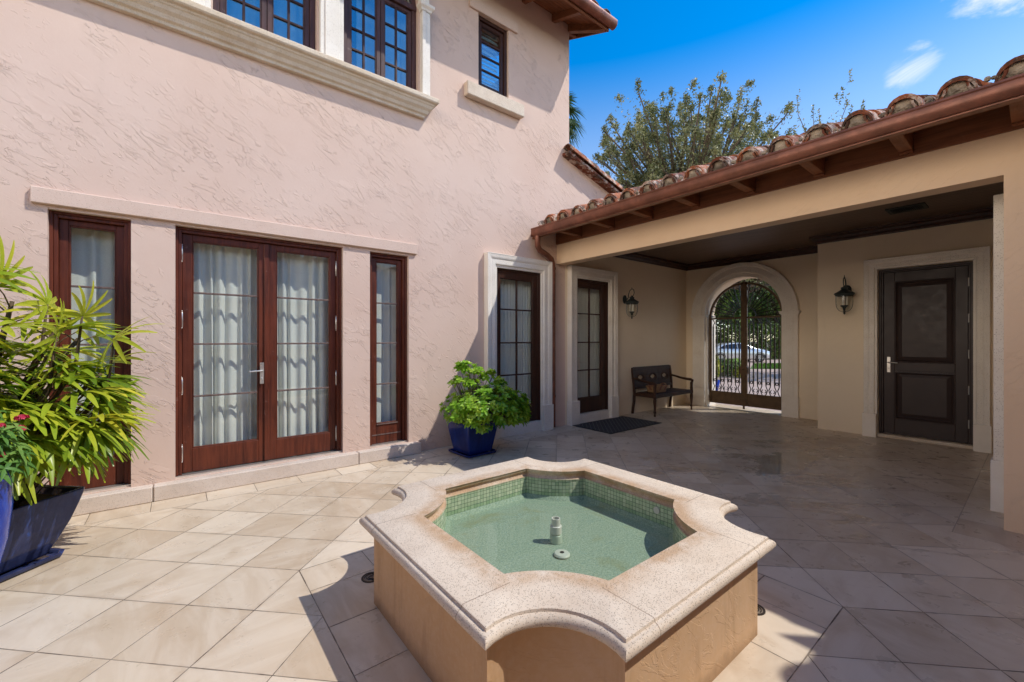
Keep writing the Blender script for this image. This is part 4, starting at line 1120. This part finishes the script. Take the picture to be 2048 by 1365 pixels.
for sx in (-1, 1):
    s = MB(); s.lathe(LEGP, (sx*(hw-.005), yf+.01, .0), 12, True); s.build('leg', M['bench'], bench, local=True, auto=50)
    s = MB(); q = [(yb+.045,0),(yb+.03,.12),(yb+.01,.25),(yb,.40),(yb+.012,.60),(yb+.035,.80),(yb+.055,.93)]
    s.rings([[(sx*hw-.022,y-.022,z),(sx*hw+.022,y-.022,z),(sx*hw+.022,y+.022,z),(sx*hw-.022,y+.022,z)] for y, z in q]); s.build('leg', M['bench'], bench, local=True, bevel=.004)
    s = MB(); q = [(yb+.02,.72),(yb-.08,.705),(yb-.2,.675),(yf+.12,.655),(yf+.03,.65),(yf-.01,.63),(yf+.0,.59)]
    s.tube([(sx*(hw-.003), y, z) for y, z in q], [.022,.022,.023,.026,.03,.03,.024], 10); s.build('arm', M['bench'], bench, local=True, smooth=True)
bk = lambda z: yb+.0+(z-.43)*.11
s = MB()
for z0, z1 in ((.86,.94), (.50,.55)): s.hexa([(-hw+.02,bk(z0)-.018,z0),(hw-.02,bk(z0)-.018,z0),(hw-.02,bk(z0)+.018,z0),(-hw+.02,bk(z0)+.018,z0),(-hw+.02,bk(z1)-.018,z1),(hw-.02,bk(z1)-.018,z1),(hw-.02,bk(z1)+.018,z1),(-hw+.02,bk(z1)+.018,z1)])
nb = 3
for i in range(nb):
    x0 = -hw+.03+(2*hw-.06)*i/nb; x1 = -hw+.03+(2*hw-.06)*(i+1)/nb; cx_ = (x0+x1)/2; rx = (x1-x0)/2
    s.hexa([(x0-.02,bk(.55)-.012,.55),(x0+.02,bk(.55)-.012,.55),(x0+.02,bk(.55)+.012,.55),(x0-.02,bk(.55)+.012,.55),(x0-.02,bk(.86)-.012,.86),(x0+.02,bk(.86)-.012,.86),(x0+.02,bk(.86)+.012,.86),(x0-.02,bk(.86)+.012,.86)])
    # carved panel with a pierced eye
    out = [(cx_+rx*u, .705+.155*v) for u, v in ((-1,-1),(0,-1),(1,-1),(1,0),(1,1),(0,1),(-1,1),(-1,0))]
    inn = [(cx_+rx*.42*u, .725+.05*v) for u, v in ((-.6,-.6),(0,-1),(.6,-.6),(1,0),(.6,.6),(0,1),(-.6,.6),(-1,0))]
    for dy in (-.008, .008): s.add([(x, bk(z)+dy, z) for x, z in out+inn], [(j, (j+1) % 8, 8+(j+1) % 8, 8+j) for j in range(8)])
    s.add([(x, bk(z)+dy, z) for dy in (-.008, .008) for x, z in inn], [(j, (j+1) % 8, 8+(j+1) % 8, 8+j) for j in range(8)])
    s.tube([(cx_+rx*.55*math.cos(a), bk(.715+.085*math.sin(a))-.012, .715+.085*math.sin(a)) for a in [2*PI*j/16 for j in range(17)]], .008, 6)
s.build('backrest', M['bench'], bench, local=True)
bs = thing('wicker_basket', 'low woven wicker basket sitting on the wooden bench', 'basket', (B[0]-.30, B[1]-.02, .437))
s = MB()
def br(hx, hy, z): return [(hx*c_*(1 if abs(c_) > .3 else 1), hy*d_, z) for c_, d_ in [(math.copysign(abs(math.cos(a))**.45, math.cos(a)), math.copysign(abs(math.sin(a))**.45, math.sin(a))) for a in [2*PI*j/28 for j in range(28)]]]
s.rings([br(.05,.04,.004), br(.19,.11,.004), br(.20,.12,.02), br(.225,.14,.12), br(.222,.137,.122), br(.205,.125,.12), br(.18,.105,.02), br(.02,.02,.018)]); s.build('body', M['wicker'], bs, local=True, smooth=False)
s = MB(); s.tube(br(.225,.14,.124)+[br(.225,.14,.124)[0]], .010, 6)
for sx in (-1, 1): s.tube([(sx*(.225+.03*math.sin(a)), .07*math.cos(a), .12+.045*math.sin(a)) for a in [PI*j/8 for j in range(9)]], .008, 6)
s.build('rim', M['wicker'], bs, local=True, smooth=True)

# ================================================================ WALL LANTERNS
def lantern(loc, rz, label):
    t = thing('wall_lantern', label, 'wall lamp', loc, rz, 'carriage lanterns on the porch walls')
    s = MB(); s.rings([[(.055*math.cos(a)*k_, y, .40+.085*math.sin(a)*k_) for a in [2*PI*j/18 for j in range(18)]] for y, k_ in ((.178,1.),(.160,1.),(.150,.8),(.142,.3))]); s.build('backplate', M['lamp'], t, local=True, auto=40)
    s = MB(); s.tube([(0,.15,.40),(0,.11,.40),(0,.085,.43),(0,.075,.50),(0,.05,.565),(0,.0,.60),(0,-.045,.57),(0,-.055,.51),(0,-.03,.455),(0,0,.44)], [.014,.012,.010,.009,.008,.008,.008,.007,.007,.008], 8)
    s.tube([(0,.0,.60),(0,.0,.632)], [.007,.003], 6); s.build('bracket', M['lamp'], t, local=True, smooth=True)
    s = MB(); s.lathe([(0,.47),(.012,.465),(.016,.45),(.028,.44),(.045,.435),(.047,.42),(.04,.41),(.05,.395),(.09,.368),(.128,.345),(.134,.335),(.134,.325),(.122,.318),(.116,.30),(.108,.298),(.106,.31),(0,.33)], (0,0,0), 24); s.build('cap', M['lamp'], t, local=True, auto=40)
    s = MB(); s.lathe([(.104,.31),(.105,.20),(.102,.15),(.09,.105),(.068,.07),(.04,.048),(.02,.044)], (0,0,0), 24); s.build('globe', M['lampglass'], t, local=True, smooth=True)
    s = MB()
    for a in range(4): s.tube([((r_+.003)*math.cos(a*PI/2+.4), (r_+.003)*math.sin(a*PI/2+.4), z) for r_, z in ((.105,.31),(.106,.20),(.103,.15),(.091,.105),(.069,.07),(.03,.046))], .0035, 5)
    s.lathe([(0,0),(.006,.008),(.018,.022),(.008,.032),(.026,.042),(.03,.05),(0,.054)], (0,0,0), 14); s.build('cage', M['lamp'], t, local=True, auto=40)
    s = MB()
    for a in range(3): s.lathe([(0,.15),(.012,.15),(.012,.25),(.016,.262),(.006,.295),(0,.298)], (.033*math.cos(a*2.1+.3), .033*math.sin(a*2.1+.3), 0), 10)
    s.build('candle', M['bulb'], t, local=True, auto=40)
    s = MB(); s.lathe([(.0,.05),(.012,.08),(.03,.12),(.05,.135),(.052,.15),(0,.15)], (0,0,0), 14); s.build('candle_tray', M['lamp'], t, local=True, auto=40)
lantern((6.99, 5.02, 1.905), 0, 'dark lantern on the wall above the wooden bench')
lantern((8.32, 1.963, 1.90), R(-90), 'dark lantern on the wall beside the entry door')

# ================================================================ PLANTS
def leaf(mb, p, d, up, L, W, prof=(.35, .9, 1., .8, .15), droop=0., fold=.25):
    """a leaf of 2 x n faces: p base, d direction, up the upper side"""
    d = d.normalized(); sd = d.cross(up)
    if sd.length < 1e-4: sd = d.orthogonal()
    sd.normalize(); n = sd.cross(d); k = len(prof); vs = []
    for i, w in enumerate(prof):
        t = i/(k-1); c = p + d*(L*t) + n*(-droop*L*t*t*.5) + Vector((0,0,-droop*L*t*t*.6)); e = W*w*.5
        vs += [c-sd*e+n*e*fold, c, c+sd*e+n*e*fold]
    fs = []
    for i in range(k-1):
        a = i*3; fs += [(a, a+1, a+4, a+3), (a+1, a+2, a+5, a+4)]
    mb.add(vs, fs)
def rv(r, z0=-1., z1=1.):
    z = r.uniform(z0, z1); a = r.uniform(0, 2*PI); q = math.sqrt(max(0, 1-z*z)); return Vector((q*math.cos(a), q*math.sin(a), z))

# ---- lady palm in the navy pot
rp = random.Random(11)
base = Vector(P1)
palm = thing('lady_palm', 'bushy lady palm with yellow green fan leaves in the large navy pot', 'potted palm', (P1[0], P1[1], .46))
fm, sm = MB(), MB()
def fan(h, d, up, L, nl, spread, tone, droop):
    for i in range(nl):
        a = (i/(nl-1)-.5)*spread + rp.uniform(-.05, .05)
        sd = d.cross(up).normalized()
        q = d*math.cos(a)+sd*math.sin(a)+up*rp.uniform(-.02, .12)
        fm.cur = min(1, max(0, tone+rp.uniform(-.12, .12)))
        leaf(fm, h, q, up, L*(1-.18*abs(a)/spread*2)*rp.uniform(.92, 1.06), rp.uniform(.027, .040), (.30,.75,1.,1.,.92,.70,.28), droop*rp.uniform(.6, 1.4), .32)
canes = []
for i in range(16):
    a = rp.uniform(0, 2*PI); r = rp.uniform(.04, .26)
    p0 = base+Vector((r*math.cos(a), r*math.sin(a), .46)); H = rp.uniform(.6, 1.42)
    lean = Vector((math.cos(a), math.sin(a), 0))*rp.uniform(.08, .42)
    if i == 0: p0, lean, H = base+Vector((.10,-.02,.46)), Vector((.30,-.03,0)), 1.18
    if i == 1: p0, lean, H = base+Vector((-.05,-.1,.46)), Vector((-.02,-.25,0)), 1.36
    if i == 2: p0, lean, H = base+Vector((.02,.05,.46)), Vector((.12,.05,0)), 1.3
    if i == 3: p0, lean, H = base+Vector((.2,.0,.46)), Vector((.38,.02,0)), .8
    if i == 4: p0, lean, H = base+Vector((.2,-.1,.46)), Vector((.36,-.1,0)), .5
    if i == 5: p0, lean, H = base+Vector((.1,.1,.46)), Vector((.34,.1,0)), 1.05
    if i == 6: p0, lean, H = base+Vector((-.1,-.1,.46)), Vector((.1,-.3,0)), 1.1
    pts = [p0+lean*(t*t)+Vector((0,0,H*t)) for t in (0,.25,.5,.75,1.)]
    sm.tube(pts, [.020,.022,.021,.018,.011], 8); canes.append(pts)
    nf = 15
    for k_ in range(nf):
        t = .18+.82*(k_+rp.random())/nf; j = min(3, int(t*4)); f_ = t*4-j
        if t > 1: t, j, f_ = 1., 3, 1.
        h0 = pts[j].lerp(pts[j+1], min(1, f_)); az = k_*2.4+i*1.3+rp.uniform(-.4, .4); el = -.22+1.05*t*t+rp.uniform(-.2, .2)
        d = Vector((math.cos(az)*math.cos(el), math.sin(az)*math.cos(el), math.sin(el)))
        if d.y > .55 and t < .8: d.y *= .4; d.normalize()
        pl = rp.uniform(.16, .30)*(1.15-.35*t)
        h1 = h0+d*pl+Vector((0,0,-.03))
        if h1.z < .80: h1.z = .80+rp.uniform(0,.12); d.z = abs(d.z)
        sm.tube([h0, h0.lerp(h1, .5)+Vector((0,0,.02)), h1], [.005,.004,.004], 5)
        up = (Vector((0,0,1))-d*d.z); up = (up.normalized()+Vector(SUN)*.25).normalized()
        sd_ = (d*.95+Vector((0,0,-.15))).normalized()
        up = (up-sd_*up.dot(sd_)).normalized()
        tone = rp.choice((.15,.35,.45,.5,.55,.6,.7,.85))+(.15 if t < .35 else 0)
        fan(h1, sd_, up, rp.uniform(.25, .35), rp.choice((6,7,8,9)), rp.uniform(2.3, 3.7), tone, rp.uniform(.2, .55))
# low skirts over the rim
for i in range(11):
    az = -2.9+i*.4+rp.uniform(-.1,.1); d = Vector((math.cos(az), math.sin(az), rp.uniform(.0, .6))).normalized()
    h1 = base+Vector((.2*math.cos(az), .2*math.sin(az), rp.uniform(.66, .86)))
    sm.tube([base+Vector((.12*math.cos(az), .12*math.sin(az), .46)), h1], [.006,.004], 5)
    up = (Vector((0,0,1))-d*d.z).normalized()
    fan(h1, d, up, rp.uniform(.20,.27), rp.choice((5,6,7)), rp.uniform(1.9,2.8), rp.choice((.35,.5,.6,.8,.9)), rp.uniform(.3,.6))
for hx, hy, hz, dx_, dz_ in ((-.52,4.1,1.66,.25,.85), (-.87,4.0,1.86,.1,.9), (-.70,4.2,1.74,-.2,.9), (-.36,4.1,1.50,.6,.6), (-.62,3.95,1.52,.1,.7), (-1.0,3.9,1.75,-.3,.8)):
    h1 = Vector((hx, hy, hz)); d = Vector((dx_, -.35, dz_)).normalized(); up = (Vector(SUN)-d*Vector(SUN).dot(d)).normalized()
    sm.tube([base+Vector((dx_*.2, -.02, .46)), h1+Vector((-.04, .06, -.35)), h1], [.016,.012,.006], 6)
    fan(h1, d, up, rp.uniform(.30, .36), 10, rp.uniform(3.4, 4.4), rp.uniform(.5, .75), .35)
for i in range(120):
    az = rp.uniform(-PI, PI)*.999; el = rp.uniform(-.75, .75)
    d = Vector((math.cos(az)*math.cos(el), math.sin(az)*math.cos(el), math.sin(el)))
    if d.y > .5: continue
    h1 = Vector((P1[0]+.10+d.x*.52, P1[1]-.03+d.y*.40, 1.02+d.z*.46)); c0 = base+Vector((d.x*.12, d.y*.12, max(.05, (h1.z-.46)*.75)))
    sm.tube([c0, c0.lerp(h1, .55)+Vector((0,0,.03)), h1], [.006,.004,.004], 5)
    sd_ = (d+Vector((0,0,-.10))).normalized(); up = (Vector((0,0,1))-sd_*sd_.z+Vector(SUN)*.3); up = (up-sd_*up.dot(sd_)).normalized()
    fan(h1, sd_, up, rp.uniform(.20, .29), rp.choice((7,8,9,10)), rp.uniform(2.4, 3.8), rp.choice((.2,.35,.5,.55,.6,.7,.85)), rp.uniform(.3, .6))
sm.build('stem', M['stem'], palm, smooth=True)
fm.build('foliage', M['palm'], palm, smooth=True)

# ---- shrub in the small blue pot
rp = random.Random(23)
sh = thing('potted_shrub', 'round bright green shrub with glossy leaf rosettes in the small blue pot', 'shrub', (P2[0], P2[1], .43))
fm, sm = MB(), MB(); b0 = Vector((P2[0], P2[1], .43))
tips = []
for i in range(400):
    d = rv(rp, -.62, 1.); rr_ = rp.uniform(.72, 1.0)
    e = Vector((3.17, 4.52, .63))+Vector((d.x*.60*rr_*(1+.16*math.sin(i*2.3)), d.y*.42*rr_, d.z*.28*rr_*(1+.25*math.sin(i*1.7))))
    if e.z < .40 and (e.x-b0.x)**2+(e.y-b0.y)**2 < .06: continue
    tips.append((e, d))
for ex, ez, n_ in ((2.79,1.15,14), (2.99,1.08,13), (3.17,1.02,12), (2.70,.95,11), (2.88,.96,9), (3.38,.92,9)):        # taller shoots
    for j in range(n_):
        d = rv(rp, -.2, 1.); tips.append((Vector((ex, 4.50, ez))+d*rp.uniform(.04,.10), d))
for j in range(34):
    d = rv(rp, -1, .6); tips.append((Vector((3.58, 4.40, .50))+Vector((d.x*.16, d.y*.14, d.z*.13)), (d+Vector((.5,0,-.2))).normalized()))
for j in range(16):
    d = rv(rp, -1, .6); tips.append((Vector((3.02, 4.32, .47))+Vector((d.x*.16, d.y*.06, d.z*.08)), (d+Vector((0,-.6,-.2))).normalized()))
for e, d in tips:
    ax = (d+Vector((0,0,.75))+rv(rp)*.3).normalized(); s1 = ax.orthogonal().normalized(); s2 = ax.cross(s1); tone = rp.uniform(.2, .85)
    for j in range(10):
        a = j*2.4+rp.uniform(-.2,.2); el = .25+.10*j
        q = (s1*math.cos(a)+s2*math.sin(a))*math.cos(el*.9)+ax*math.sin(el*.9)
        fm.cur = min(1, max(0, tone+rp.uniform(-.15,.15)+.02*j))
        leaf(fm, e-ax*.012, q, ax, rp.uniform(.058,.084)*(1.05-.035*j), rp.uniform(.024,.033), (.18,.6,1.,.95,.35), .25, .25)
    if rp.random() < .45:
        c_ = b0+Vector((rp.uniform(-.05,.05), rp.uniform(-.05,.05), .02)); md = c_.lerp(e, .55)+Vector((0,0,-.04))
        sm.tube([c_, md, e], [.009,.006,.003], 5)
sm.build('stem', M['branch'], sh, smooth=True); fm.build('foliage', M['shrub'], sh, smooth=True)

# ---- red pentas in the cobalt pot
rp = random.Random(5)
pn = thing('flowering_plant', 'leafy plant with small red flower clusters in the cobalt pot', 'flowers', (P3[0], P3[1], .75))
fm, sm, pm = MB(), MB(), MB(); b0 = Vector((P3[0], P3[1], .75))
heads = []
for i in range(150):
    d = rv(rp, -.25, 1.); e = Vector((P3[0]+.05, P3[1], .90))+Vector((d.x*.31, d.y*.30, d.z*.27))*rp.uniform(.55, 1.)
    st_ = (e-(b0+Vector((0,0,-.05)))); ax = (d+Vector((0,0,.8))).normalized()
    if i % 3 == 0: sm.tube([b0+Vector((d.x*.08,d.y*.08,0)), b0.lerp(e,.55)+Vector((d.x*.04,d.y*.04,0)), e], [.004,.003,.002], 5)
    s1 = ax.orthogonal().normalized(); s2 = ax.cross(s1); tone = rp.uniform(.2,.9)
    for lv_ in range(3):
        for j in range(4):
            a = j*PI/2+lv_*.8+rp.uniform(-.2,.2); q = (s1*math.cos(a)+s2*math.sin(a))*.9+ax*.35
            fm.cur = min(1, max(0, tone+rp.uniform(-.15,.15)))
            leaf(fm, e-ax*(.035*lv_), q, ax, rp.uniform(.05,.075), rp.uniform(.018,.025), (.15,.75,1.,.7,.1), .5, .2)
for q in ((.30,-.02,.26), (.16,-.17,.21), (.18,-.12,.30), (.23,-.10,.235), (.29,-.03,.205), (.17,-.16,.13), (.08,-.22,.19), (.10,-.20,.12), (.05,-.24,.25), (-.10,-.2,.2), (-.2,-.1,.25), (.1,.1,.3), (.235,-.12,.09), (.07,-.23,.06)):
    e = b0+Vector(q)+Vector((0,0,.06)); sm.tube([b0+Vector((q[0]*.5,q[1]*.5,.02)), e], [.004,.0025], 5)
    for j in range(24):
        d = rv(rp, -.1, 1.); c_ = e+Vector((d.x*.026, d.y*.026, d.z*.014)); pm.cur = rp.random()
        for k_ in range(5):
            a = k_*PI*.4; s1 = d.orthogonal().normalized(); s2 = d.cross(s1)
            leaf(pm, c_, s1*math.cos(a)+s2*math.sin(a)+d*.3, d, .012, .008, (.3,1.,.3), 0., .1)
sm.build('stem', M['greenstem'], pn, smooth=True); fm.build('foliage', M['pentas'], pn, smooth=True); pm.build('blossom', M['petal'], pn)

# ================================================================ BEYOND THE GATE AND ROOFS
Fw = Vector((math.cos(R(51.598)), math.sin(R(51.598)), 0)); Rt = Vector((Fw.y, -Fw.x, 0))
def at(depth, px, z=-.16): return Fw*depth + Rt*(depth*(px-1024)/841.) + Vector((0,0,z))
dr = MB(); c = [at(11, 1240), at(11, 1800), at(34, 1900), at(34, 1240)]
dr.add([(9.9,-10,-.156),(60,-10,-.156),(60,40,-.156),(9.9,12,-.156)], [(0,1,2,3)]); tag(dr.build('driveway', M['pavers']), kind='structure')
lw = MB(); lw.add([at(23.8,1500,-.15), at(23.8,1800,-.15), at(28.6,1900,-.15), at(28.6,1506,-.15)], [(0,1,2,3)]); tag(lw.build('lawn', M['lawn']), kind='structure')
gr = MB(); rp = random.Random(9)
for i in range(6000):
    d_ = rp.uniform(23.9, 28.4); x_ = rp.uniform(1508, 1640); p = at(d_, x_, -.15); gr.cur = rp.random(); a = rp.uniform(0, 6.28); q = Vector((math.cos(a)*.04, math.sin(a)*.04, 0)); t_ = Vector((rp.uniform(-.04,.04), rp.uniform(-.04,.04), rp.uniform(.06,.13)))
    gr.add([p-q, p+q, p+t_], [(0,1,2)])
tag(gr.build('grass_blades', M['grass']), kind='stuff')

def quadleaf(mb, p, s, r):
    d = rv(r); u = d.orthogonal().normalized(); w = d.cross(u); a = r.uniform(0, 6.28); u, w = u*math.cos(a)+w*math.sin(a), w*math.cos(a)-u*math.sin(a)
    L, Wd = s*r.uniform(.7,1.3), s*r.uniform(.3,.5)
    mb.add([p-u*L*.5, p+w*Wd*.5+d*Wd*.1, p+u*L*.5, p-w*Wd*.5+d*Wd*.1], [(0,1,2,3)])
def bushtree(name, label, root, ctr, rad, nbr, nleaf, ls, seed, mat='oak', up=.6, tw=1., group='trees outside the courtyard', cat='tree', sprig=.25):
    """trunk, limbs and leaves strung along many branches that leave the crown at its edge as sprigs"""
    r = random.Random(seed); t = thing(name, label, cat, root, 0, group); root = Vector(root); ctr = Vector(ctr); tr, cr = MB(), MB()
    fork = Vector((ctr.x*.8+root.x*.2, ctr.y*.8+root.y*.2, ctr.z-rad[2]*.75))
    tr.tube([root, root.lerp(fork,.5)+Vector((.15,.1,0)), fork], [rad[0]*.09*tw, rad[0]*.07*tw, rad[0]*.055*tw], 9)
    for i in range(nbr):
        d = rv(r, -.55, 1.); d = Vector((d.x, d.y, d.z))
        k_ = r.uniform(.75, 1.)*(1+sprig*(r.random()**3)*(1 if d.z > 0 else 0))
        e = ctr+Vector((d.x*rad[0]*k_, d.y*rad[1]*k_, d.z*rad[2]*k_))
        s0 = fork.lerp(ctr, r.uniform(0, .9)); m1 = s0.lerp(e, .5)+Vector((r.uniform(-.1,.1)*rad[0], r.uniform(-.1,.1)*rad[0], -.04*rad[2]))
        e2 = e+Vector((d.x*.1, d.y*.1, up))*(.30*rad[2]*r.uniform(.2,1.)*(1. if d.z < .15 or i % 3 else 2.3))
        pts = [s0, m1, e, e2]
        if i % 2 == 0: tr.tube(pts, [rad[0]*.02, rad[0]*.012, rad[0]*.005, rad[0]*.0025], 5)
        tone = r.uniform(.1,.9)
        for j in range(nleaf):
            f_ = r.random()**.75*3; q = min(2, int(f_)); p = pts[q].lerp(pts[q+1], f_-q); sp = (.16 if f_ < 2 else .11-.035*(f_-2)*2)*rad[0]*.55
            if f_ < .6: continue
            cr.cur = min(1, max(0, tone*.6+r.uniform(0,.45)))
            quadleaf(cr, p+rv(r)*(sp*r.random()**.6), ls, r)
    tr.build('trunk', M['branch'], t, smooth=True); cr.build('crown', M[mat], t)
    return t
bushtree('oak_tree', 'olive green tree with upright leafy sprigs rising above the porch roof', at(18.5,1372), at(18.5,1375,7.9), (4.5,3.8,3.3), 520, 240, .12, 3, up=.35, sprig=.42)
bushtree('oak_tree', 'wispy tree showing only a few thin sprigs above the porch tiles', at(21,1650), at(21,1650,10.5), (2.6,2.2,2.6), 46, 60, .14, 8, up=1.0, sprig=.35)
bushtree('oak_tree', 'shade tree over the driveway hidden behind the porch roof', (25.5,4.0,-.16), (25.5,4.0,7.2), (4.2,4.2,2.6), 90, 36, .32, 13)
bushtree('oak_tree', 'olive brown tree crown filling the sunburst of the gate', at(26,1489), at(26,1490,7.0), (5.5,4.5,3.6), 190, 140, .22, 21, sprig=.1, tw=.35)
bushtree('oak_tree', 'dark tree behind the parked car, on the left of the gate opening', at(38,1395), at(38,1400,5.6), (4.5,4.5,5.0), 130, 110, .36, 22, mat='hedge', sprig=.1)
bushtree('oak_tree', 'dark tree behind the bonnet of the parked car', at(40,1545), at(40,1550,5.4), (4.5,4.5,5.0), 130, 110, .36, 24, mat='hedge', sprig=.1)
bushtree('oak_tree', 'tall bright green tree in the middle far behind the gate', at(47,1490), at(47,1490,6.0), (6.5,5,6.0), 150, 110, .42, 25, mat='hedge', sprig=.1)
def bush(name, label, c, rad, n, ls, mat, seed, group=None, cat='shrub'):
    r = random.Random(seed); t = thing(name, label, cat, (c[0], c[1], -.16), 0, group); b = MB(); s = MB()
    for i in range(n):
        d = rv(r, -.9, 1.); k_ = r.uniform(.55,1.)*(1+.18*math.sin(d.x*5+seed)*math.cos(d.y*4)); b.cur = r.random()
        quadleaf(b, Vector(c)+Vector((d.x*rad[0]*k_, d.y*rad[1]*k_, d.z*rad[2]*k_)), ls, r)
    for i in range(7):
        d = rv(r, .1, .9); s.tube([(c[0]+d.x*.05, c[1]+d.y*.05, -.16), (c[0]+d.x*rad[0]*.8, c[1]+d.y*rad[1]*.8, c[2]+d.z*rad[2]*.7)], [.02,.008], 5)
    s.build('stem', M['branch'], t); b.build('foliage', M[mat], t)
for i, px in enumerate((1385, 1425, 1462, 1500, 1540, 1580, 1625)):
    lab = ['at the far left', 'behind the boot', 'behind the roof', 'behind the windscreen', 'behind the bonnet', 'right of the headlamp', 'at the far right'][i]
    bush('hedge_bush', 'tall dark hedge bush beyond the street, %s of the parked car' % lab if i not in (0, 6) else 'tall dark hedge bush beyond the street, %s of the row' % lab, at(36+(i % 2)*1.2, px, 1.1), (1.4,1.3,2.0), 2200, .24, 'hedge', 40+i, 'hedge along the far side of the street')
bush('flower_bush', 'low green bush with reddish tips in the bed beyond the gate', at(19, 1448, .22), (.75,.65,.45), 1100, .12, 'hedge', 61, 'bushes in the flower bed')
bush('flower_bush', 'rounded pale green bush in the bed beyond the gate', at(20.5, 1466, .2), (.7,.6,.42), 1000, .12, 'shrub', 62, 'bushes in the flower bed')
bush('croton_bush', 'yellow leaved croton at the end of the flower bed', at(18.4, 1479, .05), (.26,.3,.30), 600, .10, 'croton', 63, 'bushes in the flower bed')
op = thing('planter', 'small blue pot outside the gate beside its left post', 'planter', at(13.6, 1427), 0, 'blue glazed pots')
s = MB(); s.lathe([(0,0),(.13,0),(.16,.15),(.2,.34),(.2,.36),(.18,.36),(.17,.3),(0,.3)], (0,0,0), 20); s.build('pot', M['glaze_bright'], op, local=True, smooth=True)
bush('croton_plant', 'yellow croton growing in the small blue pot outside the gate', at(13.6, 1427, .62), (.24,.24,.42), 500, .11, 'croton', 64)
# palm whose fronds show past the upper corner of the house
pmt = thing('palm_tree', 'palm tree with drooping fronds peeking past the upper corner of the house', 'tree', at(20, 1101), 0, 'trees outside the courtyard')
s = MB(); s.tube([at(20,1101), at(20,1101,5), at(20,1101,12.0)], [.22,.17,.14], 10); s.build('trunk', M['branch'], pmt, smooth=True)
fm = MB(); rp = random.Random(31); cc = at(20, 1101, 11.9)
for i in range(34):
    d = rv(rp, -.75, .95); h1 = cc+d*1.0; up = (Vector((0,0,1))-d*d.z); up = up.normalized() if up.length > .05 else Vector((1,0,0))
    fm.cur = rp.random(); fm.add([cc, cc+Vector((0,0,.03)), h1+Vector((0,0,.02)), h1], [(0,1,2,3)])
    sd = d.cross(up).normalized()
    for k_ in range(15):
        a = (k_/14-.5)*3.6; fm.cur = min(1, max(0, rp.uniform(.2,.8))); leaf(fm, h1, d*math.cos(a)+sd*math.sin(a), up, rp.uniform(.6,.85), .055, (.6,1.,.8,.1), .55, .2)
fm.build('fronds', M['palmtree'], pmt)

# ---- silver saloon parked across the gate view
cp_ = at(31.5, 1468, -.15)
car = thing('parked_car', 'silver saloon car parked on the street beyond the gate', 'car', cp_, math.atan2(Rt.y, Rt.x))
st_ = [(-2.38,.62,.42,.78,.80,.80),(-2.30,.80,.30,.86,.93,.93),(-1.75,.88,.24,.90,1.02,1.06),(-1.2,.90,.22,.91,1.02,1.30),(-.6,.90,.22,.91,1.0,1.42),(.1,.90,.22,.91,.98,1.43),(.6,.90,.22,.90,.97,1.33),(1.15,.90,.22,.88,.95,1.03),(1.7,.88,.24,.84,.90,.93),(2.2,.80,.28,.72,.78,.80),(2.42,.60,.40,.58,.64,.65)]
s = MB(); rgs = []
for x, w, zb, zs_, zw, zr in st_:
    g = max(.0, (zr-zw)); wi = w*(.93 if g < .1 else .74)
    h = [(w*.9,zb),(w,zb+.12),(w*1.0,zs_-.12),(w*.97,zs_),(w*.93,zw),(wi,zr-.03*(g > .1)),(wi*.8,zr)]
    rgs.append([(x, y, z) for y, z in h]+[(x, -y, z) for y, z in h[::-1]])
s.rings(rgs); s.build('body', M['carpaint'], car, local=True, smooth=True)
s = MB()
for sd in (-1, 1):
    for q in ([(-1.55,1.0),(-1.05,1.0),(-1.05,1.26),(-1.15,1.24)], [(-1.0,1.0),(-.18,.99),(-.18,1.37),(-1.0,1.29)], [(-.12,.99),(.98,.97),(.58,1.27),(.15,1.37),(-.12,1.38)]):
        def wy(z): return .845+(1.0-z)*.43+.012
        s = MB(); n = len(q); s.add([(x, sd*wy(z), z) for x, z in q]+[(x, sd*(wy(z)-.03), z) for x, z in q], [tuple(range(n)), tuple(range(2*n-1, n-1, -1))]+[(i, (i+1) % n, n+(i+1) % n, n+i) for i in range(n)])
        s.build('window', M['carglass'], car, local=True)
for x in (-1.45, 1.42):
    for sd in (-1, 1):
        s = MB(); s.rings([[(x+r_*math.cos(a), sd*y, .33+r_*math.sin(a)) for a in [2*PI*j/24 for j in range(24)]] for r_, y in ((.2,.70),(.335,.72),(.335,.90),(.30,.925),(.235,.915),(.235,.88))]); w = s.build('wheel', M['black'], car, local=True, auto=40)
        s = MB(); s.rings([[(x+r_*math.cos(a), sd*y, .33+r_*math.sin(a)) for a in [2*PI*j/24 for j in range(24)]] for r_, y in ((.235,.90),(.22,.925),(.205,.90))], cap=False)
        for j in range(7):
            a = j*2*PI/7; s.add([(x+.05*math.cos(a-.5), sd*.915, .33+.05*math.sin(a-.5)), (x+.21*math.cos(a-.1), sd*.92, .33+.21*math.sin(a-.1)), (x+.21*math.cos(a+.1), sd*.92, .33+.21*math.sin(a+.1)), (x+.05*math.cos(a+.5), sd*.915, .33+.05*math.sin(a+.5))], [(0,1,2,3)])
        s.build('rim', M['rim'], w, local=True)
        s = MB(); s.rings([[(x+.40*math.cos(a), sd*y, .34+.40*math.sin(a)) for a in [PI*j/16 for j in range(17)]]+[(x+.36*math.cos(a), sd*y, .34+.36*math.sin(a)) for a in [PI*j/16 for j in range(16,-1,-1)]] for y in (.86,.908)]); s.build('wheel_arch', M['black'], car, local=True)
for sd in (-1, 1):
    s = MB(); s.ball((2.18, sd*.66, .64), (.20,.12,.085), 10, 7); s.build('headlight', M['lens'], car, local=True, smooth=True)
s = MB(); s.ball((.72,-.98,1.0),(.10,.07,.06),8,6); s.ball((.72,.98,1.0),(.10,.07,.06),8,6); s.build('mirror', M['carpaint'], car, local=True, smooth=True)
